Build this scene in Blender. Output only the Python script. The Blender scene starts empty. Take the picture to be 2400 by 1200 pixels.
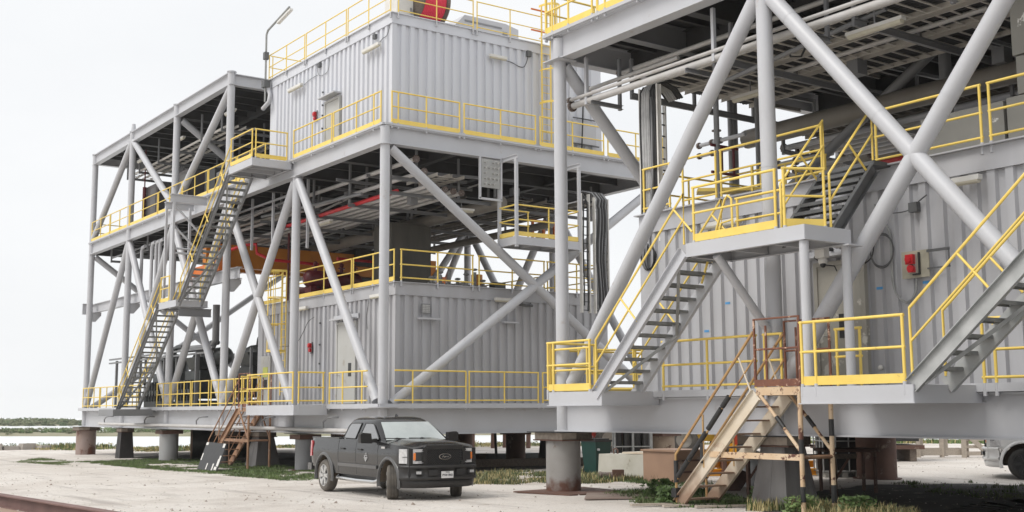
import bpy, math, random
from mathutils import Vector, Matrix
R = math.radians
PI = math.pi
random.seed(7)
SC = bpy.context.scene
COL = SC.collection

# ------------------------------------------------------------------ camera
cam_d = bpy.data.cameras.new('camera')
cam = bpy.data.objects.new('camera', cam_d)
COL.objects.link(cam)
YAW, PITCH, ROLL, FPX = 0.61827882, 0.13054789, -0.005364, 2745.93
_fw = Vector((math.cos(PITCH) * math.sin(YAW), math.cos(PITCH) * math.cos(YAW), math.sin(PITCH)))
_r = Vector((math.cos(YAW), -math.sin(YAW), 0))
_u = _r.cross(_fw)
_r, _u = _r * math.cos(ROLL) + _u * math.sin(ROLL), _u * math.cos(ROLL) - _r * math.sin(ROLL)
m = Matrix((_r, _u, -_fw)).transposed().to_4x4()
m.translation = Vector((0, 0, 2.0))
cam.matrix_world = m
cam_d.sensor_width = 36
cam_d.lens = 36 * FPX / 2400
cam_d.clip_start = 0.1
cam_d.clip_end = 6000
SC.camera = cam

# ------------------------------------------------------------------ sky, sun, exposure
SUN_EL, SUN_AZ = R(52), R(-80)      # azimuth measured from +Y towards +X
w = bpy.data.worlds.new("World")
SC.world = w
w.use_nodes = True
nt = w.node_tree
nt.nodes.clear()
out = nt.nodes.new('ShaderNodeOutputWorld')
bg = nt.nodes.new('ShaderNodeBackground')
sky = nt.nodes.new('ShaderNodeTexSky')
sky.sky_type = 'NISHITA'
sky.sun_disc = False
sky.sun_elevation = SUN_EL
sky.sun_rotation = SUN_AZ
sky.dust_density = 4.0
tc = nt.nodes.new('ShaderNodeTexCoord')
mp = nt.nodes.new('ShaderNodeMapping'); mp.inputs['Scale'].default_value = (1.2, 1.2, 3.2)
nz = nt.nodes.new('ShaderNodeTexNoise'); nz.inputs['Scale'].default_value = 1.6; nz.inputs['Detail'].default_value = 6
rp = nt.nodes.new('ShaderNodeValToRGB')
rp.color_ramp.elements[0].position = 0.3; rp.color_ramp.elements[0].color = (6.95, 7.1, 7.25, 1)
rp.color_ramp.elements[1].position = 0.68; rp.color_ramp.elements[1].color = (7.85, 7.9, 7.95, 1)
mx = nt.nodes.new('ShaderNodeMix'); mx.data_type = 'RGBA'; mx.inputs[0].default_value = 0.95
nt.links.new(tc.outputs['Generated'], mp.inputs[0]); nt.links.new(mp.outputs[0], nz.inputs[0])
nt.links.new(nz.outputs[0], rp.inputs[0])
nt.links.new(sky.outputs[0], mx.inputs[6]); nt.links.new(rp.outputs[0], mx.inputs[7])
nt.links.new(mx.outputs[2], bg.inputs[0]); bg.inputs[1].default_value = 0.1
nt.links.new(bg.outputs[0], out.inputs[0])

sl = bpy.data.lights.new('sun', 'SUN')
sl.energy = 1.6; sl.angle = R(28); sl.color = (1.0, 0.965, 0.91)
so = bpy.data.objects.new('sun', sl); COL.objects.link(so)
sd = Vector((math.cos(SUN_EL) * math.sin(SUN_AZ), math.cos(SUN_EL) * math.cos(SUN_AZ), math.sin(SUN_EL)))
so.rotation_euler = sd.to_track_quat('Z', 'Y').to_euler()
so.location = (0, 0, 40)
SC.view_settings.view_transform = 'Standard'
SC.view_settings.look = 'None'
SC.view_settings.exposure = 0.40
SC.view_settings.gamma = 1
SC.view_settings.use_curve_mapping = False
SC.render.engine = 'CYCLES'
SC.cycles.max_bounces = 6
SC.cycles.diffuse_bounces = 4

# ------------------------------------------------------------------ materials
MATS = {}
def mat(name, c, rough=0.5, metal=0.0, c2=None, scale=3.0, amt=0.5, bump=0.0, bscale=None, spec=0.5, spots=None, spot_scale=2.0, spot_lo=0.55, spot_hi=0.62, stretch=None, coat=0.0, detail=5, zrust=None):
    """base colour c mottled with c2; spots = colour of worn or rusty patches"""
    if name in MATS: return MATS[name]
    mt = bpy.data.materials.new(name); mt.use_nodes = True
    n = mt.node_tree; b = n.nodes['Principled BSDF']
    b.inputs['Roughness'].default_value = rough; b.inputs['Metallic'].default_value = metal
    b.inputs['Specular IOR Level'].default_value = spec
    if coat: b.inputs['Coat Weight'].default_value = coat; b.inputs['Coat Roughness'].default_value = 0.05
    c = (*c, 1)
    tc = n.nodes.new('ShaderNodeTexCoord'); mp = n.nodes.new('ShaderNodeMapping')
    n.links.new(tc.outputs['Object'], mp.inputs[0])
    if stretch: mp.inputs['Scale'].default_value = stretch
    if c2 is None: c2 = tuple(max(0, v * 0.86) for v in c[:3])
    no = n.nodes.new('ShaderNodeTexNoise'); no.inputs['Scale'].default_value = scale; no.inputs['Detail'].default_value = detail
    n.links.new(mp.outputs[0], no.inputs[0])
    ra = n.nodes.new('ShaderNodeMapRange'); ra.inputs[1].default_value = 0.5 - amt * 0.5; ra.inputs[2].default_value = 0.5 + amt * 0.5
    n.links.new(no.outputs[0], ra.inputs[0])
    mi = n.nodes.new('ShaderNodeMix'); mi.data_type = 'RGBA'; mi.inputs[6].default_value = c; mi.inputs[7].default_value = (*c2[:3], 1)
    n.links.new(ra.outputs[0], mi.inputs[0]); last = mi.outputs[2]
    if spots:
        n2 = n.nodes.new('ShaderNodeTexNoise'); n2.inputs['Scale'].default_value = spot_scale; n2.inputs['Detail'].default_value = 8; n2.inputs['Roughness'].default_value = 0.65
        n.links.new(mp.outputs[0], n2.inputs[0])
        r2 = n.nodes.new('ShaderNodeMapRange'); r2.inputs[1].default_value = spot_lo; r2.inputs[2].default_value = spot_hi
        n.links.new(n2.outputs[0], r2.inputs[0])
        m2 = n.nodes.new('ShaderNodeMix'); m2.data_type = 'RGBA'; m2.inputs[7].default_value = (*spots, 1)
        n.links.new(r2.outputs[0], m2.inputs[0]); n.links.new(last, m2.inputs[6]); last = m2.outputs[2]
    if zrust:
        sp = n.nodes.new('ShaderNodeSeparateXYZ'); n.links.new(tc.outputs['Object'], sp.inputs[0])
        n3 = n.nodes.new('ShaderNodeTexNoise'); n3.inputs['Scale'].default_value = 3.5; n3.inputs['Detail'].default_value = 8; n.links.new(tc.outputs['Object'], n3.inputs[0])
        ad = n.nodes.new('ShaderNodeMath'); ad.operation = 'MULTIPLY_ADD'; ad.inputs[1].default_value = -0.9; n.links.new(n3.outputs[0], ad.inputs[0]); n.links.new(sp.outputs[2], ad.inputs[2])
        r3 = n.nodes.new('ShaderNodeMapRange'); r3.inputs[1].default_value = zrust[0]; r3.inputs[2].default_value = zrust[1]; r3.inputs[3].default_value = 1; r3.inputs[4].default_value = 0; n.links.new(ad.outputs[0], r3.inputs[0])
        m3 = n.nodes.new('ShaderNodeMix'); m3.data_type = 'RGBA'; m3.inputs[7].default_value = (*zrust[2], 1); n.links.new(r3.outputs[0], m3.inputs[0]); n.links.new(last, m3.inputs[6]); last = m3.outputs[2]
    n.links.new(last, b.inputs['Base Color'])
    if bump:
        nb = n.nodes.new('ShaderNodeTexNoise'); nb.inputs['Scale'].default_value = bscale or scale * 6; nb.inputs['Detail'].default_value = 6
        n.links.new(mp.outputs[0], nb.inputs[0])
        bp = n.nodes.new('ShaderNodeBump'); bp.inputs['Strength'].default_value = bump; bp.inputs['Distance'].default_value = 0.02
        n.links.new(nb.outputs[0], bp.inputs['Height']); n.links.new(bp.outputs[0], b.inputs['Normal'])
    MATS[name] = mt
    return mt

GREY = mat('grey_marine_paint', (0.535, 0.545, 0.575), 0.42, c2=(0.46, 0.46, 0.475), scale=0.9, amt=0.7, bump=0.05, bscale=30, spots=(0.33, 0.27, 0.23), spot_scale=1.7, spot_lo=0.66, spot_hi=0.8)
GREYD = mat('dark_grey_shade_paint', (0.25, 0.255, 0.27), 0.5, c2=(0.20, 0.20, 0.20), scale=1.2, amt=0.6, bump=0.08)  # darker grey, partly shade beneath the decks put into the colour
CLAD = mat('corrugated_grey_cladding', (0.64, 0.655, 0.70), 0.45, c2=(0.57, 0.58, 0.615), scale=1.2, amt=0.6, stretch=(1.5, 1.5, 0.25), bump=0.04)
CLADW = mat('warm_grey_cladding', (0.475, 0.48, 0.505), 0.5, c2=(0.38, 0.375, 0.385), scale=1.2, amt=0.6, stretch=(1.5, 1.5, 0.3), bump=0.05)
YEL = mat('yellow_handrail_paint', (0.88, 0.67, 0.17), 0.42, c2=(0.80, 0.56, 0.11), scale=2.5, amt=0.6, spots=(0.45, 0.33, 0.12), spot_scale=5, spot_lo=0.66, spot_hi=0.74)
GALV = mat('galvanised_steel', (0.38, 0.385, 0.38), 0.5, metal=0.25, c2=(0.22, 0.225, 0.22), scale=4, amt=0.5, bump=0.1)
GALVD = mat('dark_galvanised_steel', (0.14, 0.145, 0.15), 0.5, metal=0.3, c2=(0.10, 0.10, 0.10), scale=4)
GRATE = mat('grating_steel', (0.17, 0.17, 0.17), 0.6, metal=0.3, c2=(0.10, 0.10, 0.10), scale=20)
TAN = mat('tan_support_paint', (0.27, 0.25, 0.22), 0.5, c2=(0.20, 0.18, 0.155), scale=1.5)
TRAY = mat('cable_tray_metal', (0.62, 0.585, 0.53), 0.5, metal=0.0, c2=(0.48, 0.45, 0.41), scale=2)
UNDER = mat('underside_shade_grey', (0.07, 0.072, 0.078), 0.6, c2=(0.045, 0.043, 0.042), scale=1.5)  # structural grey with the shade below the decks painted into it
PIPE = mat('pale_pipe_paint', (0.56, 0.55, 0.54), 0.4, c2=(0.47, 0.45, 0.43), scale=3)
RED = mat('red_firewater_paint', (0.68, 0.03, 0.04), 0.35, c2=(0.42, 0.015, 0.02), scale=4)
REDD = mat('dark_red_machine_paint', (0.13, 0.008, 0.015), 0.45, c2=(0.08, 0.006, 0.01), scale=3)
ORG = mat('orange_crane_paint', (0.60, 0.22, 0.015), 0.45, c2=(0.48, 0.16, 0.01), scale=2)
ORGP = mat('orange_plastic', (0.75, 0.20, 0.04), 0.5, scale=3)
BLACK = mat('black_rubber_cable', (0.02, 0.02, 0.022), 0.55, c2=(0.035, 0.035, 0.035), scale=6)
BLK = mat('black_satin_metal', (0.018, 0.018, 0.02), 0.4, c2=(0.03, 0.03, 0.03), scale=5)
MACH = mat('dark_green_grey_machine', (0.055, 0.06, 0.06), 0.45, c2=(0.03, 0.035, 0.035), scale=3)
FLNG = mat('rust_brown_flange', (0.10, 0.055, 0.04), 0.6, c2=(0.25, 0.22, 0.20), scale=25, amt=0.3)
WHITE = mat('white_paint', (0.72, 0.71, 0.68), 0.45, c2=(0.62, 0.60, 0.56), scale=4)
LAMPC = mat('yellowed_lamp_cover', (0.62, 0.59, 0.48), 0.3, c2=(0.52, 0.48, 0.38), scale=6)
DOORM = mat('cream_grey_door_paint', (0.48, 0.48, 0.465), 0.5, c2=(0.42, 0.415, 0.39), scale=1.5, spots=(0.33, 0.29, 0.24), spot_scale=3, spot_lo=0.6, spot_hi=0.72)
DOORB = mat('worn_metal_door_paint', (0.40, 0.385, 0.34), 0.5, c2=(0.32, 0.30, 0.26), scale=1.5, spots=(0.62, 0.60, 0.54), spot_scale=2.2, spot_lo=0.6, spot_hi=0.64)
CONC = mat('patched_concrete_grey', (0.33, 0.32, 0.29), 0.8, c2=(0.25, 0.245, 0.225), scale=1.3, spots=(0.75, 0.74, 0.71), spot_scale=1.1, spot_lo=0.62, spot_hi=0.635, bump=0.1)
RUSTP = mat('rusty_cream_paint', (0.70, 0.56, 0.40), 0.6, c2=(0.55, 0.36, 0.20), scale=2, spots=(0.12, 0.045, 0.03), spot_scale=5, spot_lo=0.55, spot_hi=0.6, bump=0.2)
CREAM = mat('cream_stair_paint', (0.74, 0.68, 0.58), 0.55, c2=(0.56, 0.46, 0.33), scale=1.3, spots=(0.34, 0.20, 0.12), spot_scale=1.7, spot_lo=0.58, spot_hi=0.72, bump=0.1, zrust=(-0.25, 0.45, (0.30, 0.20, 0.14)))
RUSTR = mat('heavily_rusted_rail', (0.14, 0.055, 0.04), 0.7, c2=(0.22, 0.09, 0.05), scale=6, spots=(0.62, 0.42, 0.30), spot_scale=9, spot_lo=0.58, spot_hi=0.61, bump=0.3)
OCHR = mat('ochre_handrail_paint', (0.52, 0.34, 0.14), 0.55, c2=(0.38, 0.20, 0.09), scale=3, spots=(0.10, 0.05, 0.035), spot_scale=7, spot_lo=0.6, spot_hi=0.65)
RSTST = mat('orange_rusted_steel', (0.42, 0.25, 0.15), 0.7, c2=(0.24, 0.13, 0.08), scale=3, spots=(0.50, 0.40, 0.32), spot_scale=3, spot_lo=0.62, spot_hi=0.7, bump=0.3)
PILE = mat('grey_pile_with_rust', (0.36, 0.35, 0.335), 0.6, c2=(0.25, 0.235, 0.22), scale=1.2, spots=(0.13, 0.05, 0.03), spot_scale=1.3, spot_lo=0.56, spot_hi=0.66, bump=0.2, zrust=(-0.32, -0.08, (0.13, 0.06, 0.04)))
PILER = mat('rust_brown_pile', (0.16, 0.085, 0.06), 0.7, c2=(0.09, 0.05, 0.04), scale=2, spots=(0.32, 0.25, 0.20), spot_scale=2, spot_lo=0.58, spot_hi=0.68, bump=0.2)
PILEB = mat('beige_rust_streaked_pile', (0.36, 0.29, 0.22), 0.7, c2=(0.24, 0.17, 0.12), scale=2, spots=(0.10, 0.05, 0.03), spot_scale=3, spot_lo=0.6, spot_hi=0.65)
PEDB = mat('black_painted_pedestal', (0.02, 0.02, 0.02), 0.6, c2=(0.04, 0.035, 0.035), scale=3)
PEDG = mat('grey_mottled_pedestal', (0.23, 0.225, 0.22), 0.5, c2=(0.12, 0.11, 0.11), scale=1.2, stretch=(2, 2, 0.5), spots=(0.09, 0.06, 0.055), spot_scale=1.5, spot_lo=0.55, spot_hi=0.7)
WOOD = mat('weathered_timber', (0.20, 0.165, 0.135), 0.85, c2=(0.11, 0.085, 0.07), scale=3, stretch=(8, 1, 8), bump=0.5)
WOODE = mat('pale_timber_end', (0.50, 0.43, 0.36), 0.85, c2=(0.30, 0.25, 0.21), scale=8, bump=0.5)
PALE = mat('pale_plank', (0.50, 0.44, 0.37), 0.85, c2=(0.36, 0.31, 0.26), scale=4, stretch=(6, 1, 6), bump=0.3)
TAPE = mat('blue_masking_tape', (0.08, 0.30, 0.60), 0.6, scale=4)
BLUEL = mat('blue_tag', (0.05, 0.12, 0.5), 0.5, scale=4)
BOLT = mat('zinc_bolts', (0.55, 0.54, 0.52), 0.35, metal=0.6, scale=10)

# ------------------------------------------------------------------ mesh builder
def V(*a): return Vector(a if len(a) > 1 else a[0])
class MB:
    def __init__(s): s.v = []; s.f = []; s.sm = []; s.mi = []; s.cur = 0
    def add(s, vs, fs, smooth=False):
        o = len(s.v); s.v += [Vector(p) for p in vs]
        for f in fs: s.f.append([i + o for i in f]); s.sm.append(smooth); s.mi.append(s.cur)
        return s
    def box(s, x0, x1, y0, y1, z0, z1):
        if x0 > x1: x0, x1 = x1, x0
        if y0 > y1: y0, y1 = y1, y0
        if z0 > z1: z0, z1 = z1, z0
        return s.add([(x0, y0, z0), (x1, y0, z0), (x1, y1, z0), (x0, y1, z0), (x0, y0, z1), (x1, y0, z1), (x1, y1, z1), (x0, y1, z1)],
                     [(0, 3, 2, 1), (4, 5, 6, 7), (0, 1, 5, 4), (1, 2, 6, 5), (2, 3, 7, 6), (3, 0, 4, 7)])
    def bar(s, p0, p1, wd, h, up=(0, 0, 1), off=(0, 0)):
        """rectangular bar from p0 to p1, wd across, h along 'up' made square to the bar"""
        p0, p1 = V(p0), V(p1); d = (p1 - p0).normalized(); upv = V(up)
        if abs(d.dot(upv)) > 0.99: upv = V(0, 1, 0)
        sd = d.cross(upv).normalized(); u2 = sd.cross(d).normalized()
        o = sd * off[0] + u2 * off[1]; a, b = sd * wd / 2, u2 * h / 2
        vs = [p0 + o - a - b, p0 + o + a - b, p0 + o + a + b, p0 + o - a + b, p1 + o - a - b, p1 + o + a - b, p1 + o + a + b, p1 + o - a + b]
        return s.add(vs, [(0, 3, 2, 1), (4, 5, 6, 7), (0, 1, 5, 4), (1, 2, 6, 5), (2, 3, 7, 6), (3, 0, 4, 7)])
    def ibeam(s, p0, p1, h, wd, tf=0.025, tw=0.02, up=(0, 0, 1)):
        s.bar(p0, p1, wd, tf, up, (0, h / 2 - tf / 2)); s.bar(p0, p1, wd, tf, up, (0, -h / 2 + tf / 2))
        return s.bar(p0, p1, tw, h - 2 * tf, up)
    def chan(s, p0, p1, h, wd, t=0.012, up=(0, 0, 1), side=1):
        s.bar(p0, p1, t, h, up)
        s.bar(p0, p1, wd, t, up, (side * (wd / 2 + t / 2), h / 2 - t / 2)); s.bar(p0, p1, wd, t, up, (side * (wd / 2 + t / 2), -h / 2 + t / 2))
        return s
    def cyl(s, p0, p1, r, r2=None, n=14, caps=True, smooth=True):
        p0, p1 = V(p0), V(p1); d = (p1 - p0).normalized(); r2 = r if r2 is None else r2
        a = d.orthogonal().normalized(); b = d.cross(a)
        ring = lambda c, q: [c + (a * math.cos(2 * PI * i / n) + b * math.sin(2 * PI * i / n)) * q for i in range(n)]
        s.add(ring(p0, r) + ring(p1, r2), [(i, (i + 1) % n, n + (i + 1) % n, n + i) for i in range(n)], smooth)
        if caps:
            s.add(ring(p0, r), [tuple(reversed(range(n)))]); s.add(ring(p1, r2), [tuple(range(n))])
        return s
    def tube(s, pts, r, n=8, caps=True):
        pts = [V(p) for p in pts]; rings = []; a = None
        for i, p in enumerate(pts):
            d = (pts[min(i + 1, len(pts) - 1)] - pts[max(i - 1, 0)]).normalized()
            if a is None: a = d.orthogonal().normalized()
            else: a = (a - d * a.dot(d)).normalized()
            b = d.cross(a); rings += [p + (a * math.cos(2 * PI * k / n) + b * math.sin(2 * PI * k / n)) * r for k in range(n)]
        fs = []
        for i in range(len(pts) - 1):
            for k in range(n): fs.append((i * n + k, i * n + (k + 1) % n, (i + 1) * n + (k + 1) % n, (i + 1) * n + k))
        s.add(rings, fs, True)
        if caps: s.add(rings[:n], [tuple(reversed(range(n)))]); s.add(rings[-n:], [tuple(range(n))])
        return s
    def lathe(s, c, axis, prof, n=24, smooth=True):
        """prof = [(distance along axis, radius)]"""
        c, d = V(c), V(axis).normalized(); a = d.orthogonal().normalized(); b = d.cross(a); vs = []
        for t, q in prof: vs += [c + d * t + (a * math.cos(2 * PI * i / n) + b * math.sin(2 * PI * i / n)) * q for i in range(n)]
        fs = [(j * n + i, j * n + (i + 1) % n, (j + 1) * n + (i + 1) % n, (j + 1) * n + i) for j in range(len(prof) - 1) for i in range(n)]
        return s.add(vs, fs, smooth)
    def prism(s, pts, ext):
        """closed polygon pts (3-D) extruded by vector ext"""
        pts = [V(p) for p in pts]; e = V(ext); n = len(pts)
        s.add(pts + [p + e for p in pts], [tuple(reversed(range(n))), tuple(range(n, 2 * n))] + [(i, (i + 1) % n, n + (i + 1) % n, n + i) for i in range(n)])
        return s
    def sphere(s, c, rx, ry, rz, n=12, k=8):
        c = V(c); vs = []
        for j in range(k + 1):
            t = PI * j / k
            for i in range(n): vs.append(c + V(rx * math.sin(t) * math.cos(2 * PI * i / n), ry * math.sin(t) * math.sin(2 * PI * i / n), -rz * math.cos(t)))
        return s.add(vs, [(j * n + i, j * n + (i + 1) % n, (j + 1) * n + (i + 1) % n, (j + 1) * n + i) for j in range(k) for i in range(n)], True)
    def mesh(s, name, m, origin=(0, 0, 0)):
        me = bpy.data.meshes.new(name); o = V(origin)
        me.from_pydata([tuple(p - o) for p in s.v], [], s.f)
        me.polygons.foreach_set('use_smooth', s.sm)
        if isinstance(m, (list, tuple)):
            for q in m: me.materials.append(q)
            me.polygons.foreach_set('material_index', s.mi)
        else: me.materials.append(m)
        me.validate(); me.update()
        return me
    def build(s, name, m, parent=None):
        """one mesh object; vertices are world positions, stored relative to the thing's base"""
        o = root_loc(parent) if parent else V(0, 0, 0)
        ob = bpy.data.objects.new(name, s.mesh(name, m, o)); COL.objects.link(ob)
        if parent: ob.parent = parent
        return ob
def root_loc(o):
    p = V(0, 0, 0)
    while o: p = p + o.location; o = o.parent
    return p
def tag(o, label=None, cat=None, group=None, kind=None):
    for k, v in (('label', label), ('category', cat), ('group', group), ('kind', kind)):
        if v: o[k] = v
    return o
def thing(name, label, cat, loc, group=None):
    o = bpy.data.objects.new(name, None); o.empty_display_size = 0.3; o.location = loc; COL.objects.link(o)
    return tag(o, label, cat, group)
def solo(mb, name, m, label, cat, group=None, kind=None):
    """a thing that is one mesh, its origin at its base"""
    lo = V(min(p.x for p in mb.v), min(p.y for p in mb.v), min(p.z for p in mb.v)); hi = V(max(p.x for p in mb.v), max(p.y for p in mb.v), lo.z)
    o = (lo + hi) / 2; ob = bpy.data.objects.new(name, mb.mesh(name, m, o)); ob.location = o; COL.objects.link(ob)
    return tag(ob, label, cat, group, kind)
def inst(name, mesh, loc, parent, rot=None):
    """object sharing a mesh; loc is a world position"""
    ob = bpy.data.objects.new(name, mesh); COL.objects.link(ob)
    ob.parent = parent; ob.location = V(loc) - root_loc(parent)
    if rot: ob.rotation_euler = rot
    return ob
def copy_tree(o, parent=None):
    c = o.copy(); COL.objects.link(c); c.parent = parent
    for ch in [x for x in list(o.children)]: copy_tree(ch, c)
    return c
def text_mesh(name, s, size, loc, right, up, m, parent, ext=0.002, align='CENTER', shear=0, sx=1):
    cu = bpy.data.curves.new('t', 'FONT'); cu.body = s; cu.size = size; cu.extrude = ext; cu.align_x = align; cu.align_y = 'CENTER'; cu.shear = shear
    ob = bpy.data.objects.new('t', cu); COL.objects.link(ob)
    me = bpy.data.meshes.new_from_object(ob.evaluated_get(bpy.context.evaluated_depsgraph_get()))
    COL.objects.unlink(ob); bpy.data.objects.remove(ob); bpy.data.curves.remove(cu)
    r, u = V(right).normalized(), V(up).normalized(); n = r.cross(u)
    mw = Matrix((r * sx, u, n)).transposed().to_4x4(); mw.translation = V(loc) - root_loc(parent)
    me.transform(mw); me.materials.clear(); me.materials.append(m); me.name = name
    o = bpy.data.objects.new(name, me); COL.objects.link(o); o.parent = parent
    return o

# ------------------------------------------------------------------ ground, river and shores
def gz(x, y):
    z = 0.10 - 0.0085 * max(y - 15, 0) - 0.28 * math.exp(-((x - 33.5) ** 2 + (y - 18) ** 2) / 26.0)
    return z
def cf(d, l):       # depth along the view and distance across it -> ground plan
    return (0.5796 * d + 0.8149 * l, 0.8149 * d - 0.5796 * l)
def land_z(d, l):
    x, y = cf(d, l); g = gz(x, min(y, 60))
    sh = 79 + 3.0 * math.sin(l * 0.11 + 1) + 1.2 * math.sin(l * 0.37) + (0.25 * (l + 30) if l < -30 else 0) + (0 if l < 30 else 0.6 * (l - 30))
    far = 285 + 14 * math.sin(l * 0.013 + 2) - 0.10 * l
    spit0, spit1 = 168 + 4 * math.sin(l * 0.05) - 0.1 * l, 190 + 5 * math.sin(l * 0.04 + 2) - 0.1 * l
    if d < sh: return g
    bank = max(g - (d - sh) * 0.45, -3.2)
    if d > 340: return -1.2 - (d - 340) * 0.0068
    if d > far: return min(-3.2 + (d - far) * 0.25, -1.2)
    if d > spit0 - 8 and d < spit1 + 8:
        t = min((d - spit0 + 8) / 8, (spit1 + 8 - d) / 8, 1); return max(bank, -3.2 + 2.1 * t)
    return bank
GRAVEL = bpy.data.materials.new('pale_crushed_limestone'); GRAVEL.use_nodes = True
n = GRAVEL.node_tree; b = n.nodes['Principled BSDF']; b.inputs['Roughness'].default_value = 0.95; b.inputs['Specular IOR Level'].default_value = 0.2
tc = n.nodes.new('ShaderNodeTexCoord')
def _noise(sc, det=6, rough=0.55, src=None):
    q = n.nodes.new('ShaderNodeTexNoise'); q.inputs['Scale'].default_value = sc; q.inputs['Detail'].default_value = det; q.inputs['Roughness'].default_value = rough
    n.links.new(src or tc.outputs['Object'], q.inputs[0]); return q.outputs[0]
def _ramp(f, a, bb):
    q = n.nodes.new('ShaderNodeMapRange'); q.inputs[1].default_value = a; q.inputs[2].default_value = bb; n.links.new(f, q.inputs[0]); return q.outputs[0]
def _mix(f, a, bb):
    q = n.nodes.new('ShaderNodeMix'); q.data_type = 'RGBA'; n.links.new(f, q.inputs[0])
    for i, c in ((6, a), (7, bb)):
        if isinstance(c, tuple): q.inputs[i].default_value = (*c, 1)
        else: n.links.new(c, q.inputs[i])
    return q.outputs[2]
base = _mix(_ramp(_noise(0.35), 0.35, 0.65), (0.74, 0.70, 0.655), (0.64, 0.59, 0.54))
mpt = n.nodes.new('ShaderNodeMapping'); mpt.inputs['Rotation'].default_value = (0, 0, R(12)); mpt.inputs['Scale'].default_value = (1.6, 0.14, 1); n.links.new(tc.outputs['Object'], mpt.inputs[0])
base = _mix(_ramp(_noise(1.0, 4, src=mpt.outputs[0]), 0.55, 0.72), base, (0.46, 0.42, 0.39))
base = _mix(_ramp(_noise(14, 8, 0.7), 0.52, 0.75), base, (0.42, 0.39, 0.36))
base = _mix(_ramp(_noise(60, 4, 0.6), 0.62, 0.72), base, (0.30, 0.27, 0.24))
base = _mix(_ramp(_noise(1.1, 8, 0.7), 0.62, 0.67), base, (0.36, 0.31, 0.27))
base = _mix(_ramp(_noise(0.16, 5, 0.6), 0.52, 0.68), base, (0.47, 0.42, 0.375))
n.links.new(base, b.inputs['Base Color'])
bp = n.nodes.new('ShaderNodeBump'); bp.inputs['Strength'].default_value = 0.8; bp.inputs['Distance'].default_value = 0.05
n.links.new(_noise(16, 8, 0.8), bp.inputs['Height']); n.links.new(bp.outputs[0], b.inputs['Normal'])
GRAVEL2 = mat('river_bank_earth', (0.30, 0.27, 0.20), 0.9, c2=(0.20, 0.20, 0.11), scale=0.3, bump=0.3)
SHADE_SOIL = mat('shade_toned_soil', (0.06, 0.055, 0.05), 0.9, c2=(0.03, 0.028, 0.025), scale=1.2, spots=(0.25, 0.22, 0.19), spot_scale=2.5, spot_lo=0.6, spot_hi=0.68, bump=0.4)  # soil colour darkened to carry the shade under the modules

def grid_sheet(ds, ls, zf, mats, mi=lambda d, l: 0):
    vs = []; fs = []; ms = []
    for d in ds:
        for l in ls: vs.append((*cf(d, l), zf(d, l)))
    k = len(ls)
    for i in range(len(ds) - 1):
        for j in range(k - 1):
            fs.append((i * k + j, i * k + j + 1, (i + 1) * k + j + 1, (i + 1) * k + j)); ms.append(mi((ds[i] + ds[i + 1]) / 2, (ls[j] + ls[j + 1]) / 2))
    mb = MB(); mb.add(vs, fs, True); mb.mi = ms
    return mb
ds = [-30 + 2 * i for i in range(16)] + [2 + 1.0 * i for i in range(70)] + [72 + 0.8 * i for i in range(28)] + [96 + 5 * i for i in range(13)] + [160 + 2.5 * i for i in range(18)] + [210, 230, 250, 262, 268, 274, 280, 286, 292, 298, 304, 310, 330, 380, 500, 800, 1150]
ls = [-900, -700, -500, -350, -260, -200] + [-160 + 6 * i for i in range(17)] + [-60 + 2 * i for i in range(60)] + [62 + 8 * i for i in range(12)] + [170, 220, 300, 420, 600, 900]
def gmi(d, l):
    return 1 if (d > 74) else 0
g = grid_sheet(ds, ls, land_z, None, gmi)
go = bpy.data.objects.new('ground', g.mesh('ground', [GRAVEL, GRAVEL2])); COL.objects.link(go)
tag(go, 'pale crushed stone yard running back to the river bank', kind='structure')
# dark soil sheets just above the yard, colour holding the shade under both modules
def soil(name, pts, label, m=SHADE_SOIL):
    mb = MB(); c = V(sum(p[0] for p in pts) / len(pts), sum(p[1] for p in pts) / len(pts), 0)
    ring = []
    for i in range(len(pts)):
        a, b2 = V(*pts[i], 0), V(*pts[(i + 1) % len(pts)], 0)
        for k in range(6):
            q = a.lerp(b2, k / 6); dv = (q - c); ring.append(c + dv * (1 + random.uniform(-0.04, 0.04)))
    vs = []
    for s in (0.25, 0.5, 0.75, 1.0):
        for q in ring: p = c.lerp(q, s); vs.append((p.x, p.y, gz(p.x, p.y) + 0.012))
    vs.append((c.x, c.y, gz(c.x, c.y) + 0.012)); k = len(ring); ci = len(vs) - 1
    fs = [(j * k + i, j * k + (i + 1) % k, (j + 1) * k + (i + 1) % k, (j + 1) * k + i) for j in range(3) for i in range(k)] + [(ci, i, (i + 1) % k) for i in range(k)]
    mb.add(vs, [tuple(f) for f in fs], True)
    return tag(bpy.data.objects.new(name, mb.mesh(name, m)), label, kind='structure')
for a in (('shade_soil_patch', [(17.6, 17.2), (20.2, 18.2), (24.5, 19.5), (29, 18.6), (28.5, 15.6), (31, 10), (30, 0), (18, 0), (12.5, 2), (10.5, 6), (12.5, 11), (14.6, 13.3), (16.4, 14.5)], 'dark soil under and before the right module, shade put into its colour'),  # near end lies out of view, added to cut light bounced onto the beam
          ('shade_soil_patch', [(18.2, 33), (18.4, 46), (19, 60), (27, 62), (30, 50), (31, 40), (30, 34)], 'dark soil under the left module, shade put into its colour')):
    COL.objects.link(soil(*a))

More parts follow.
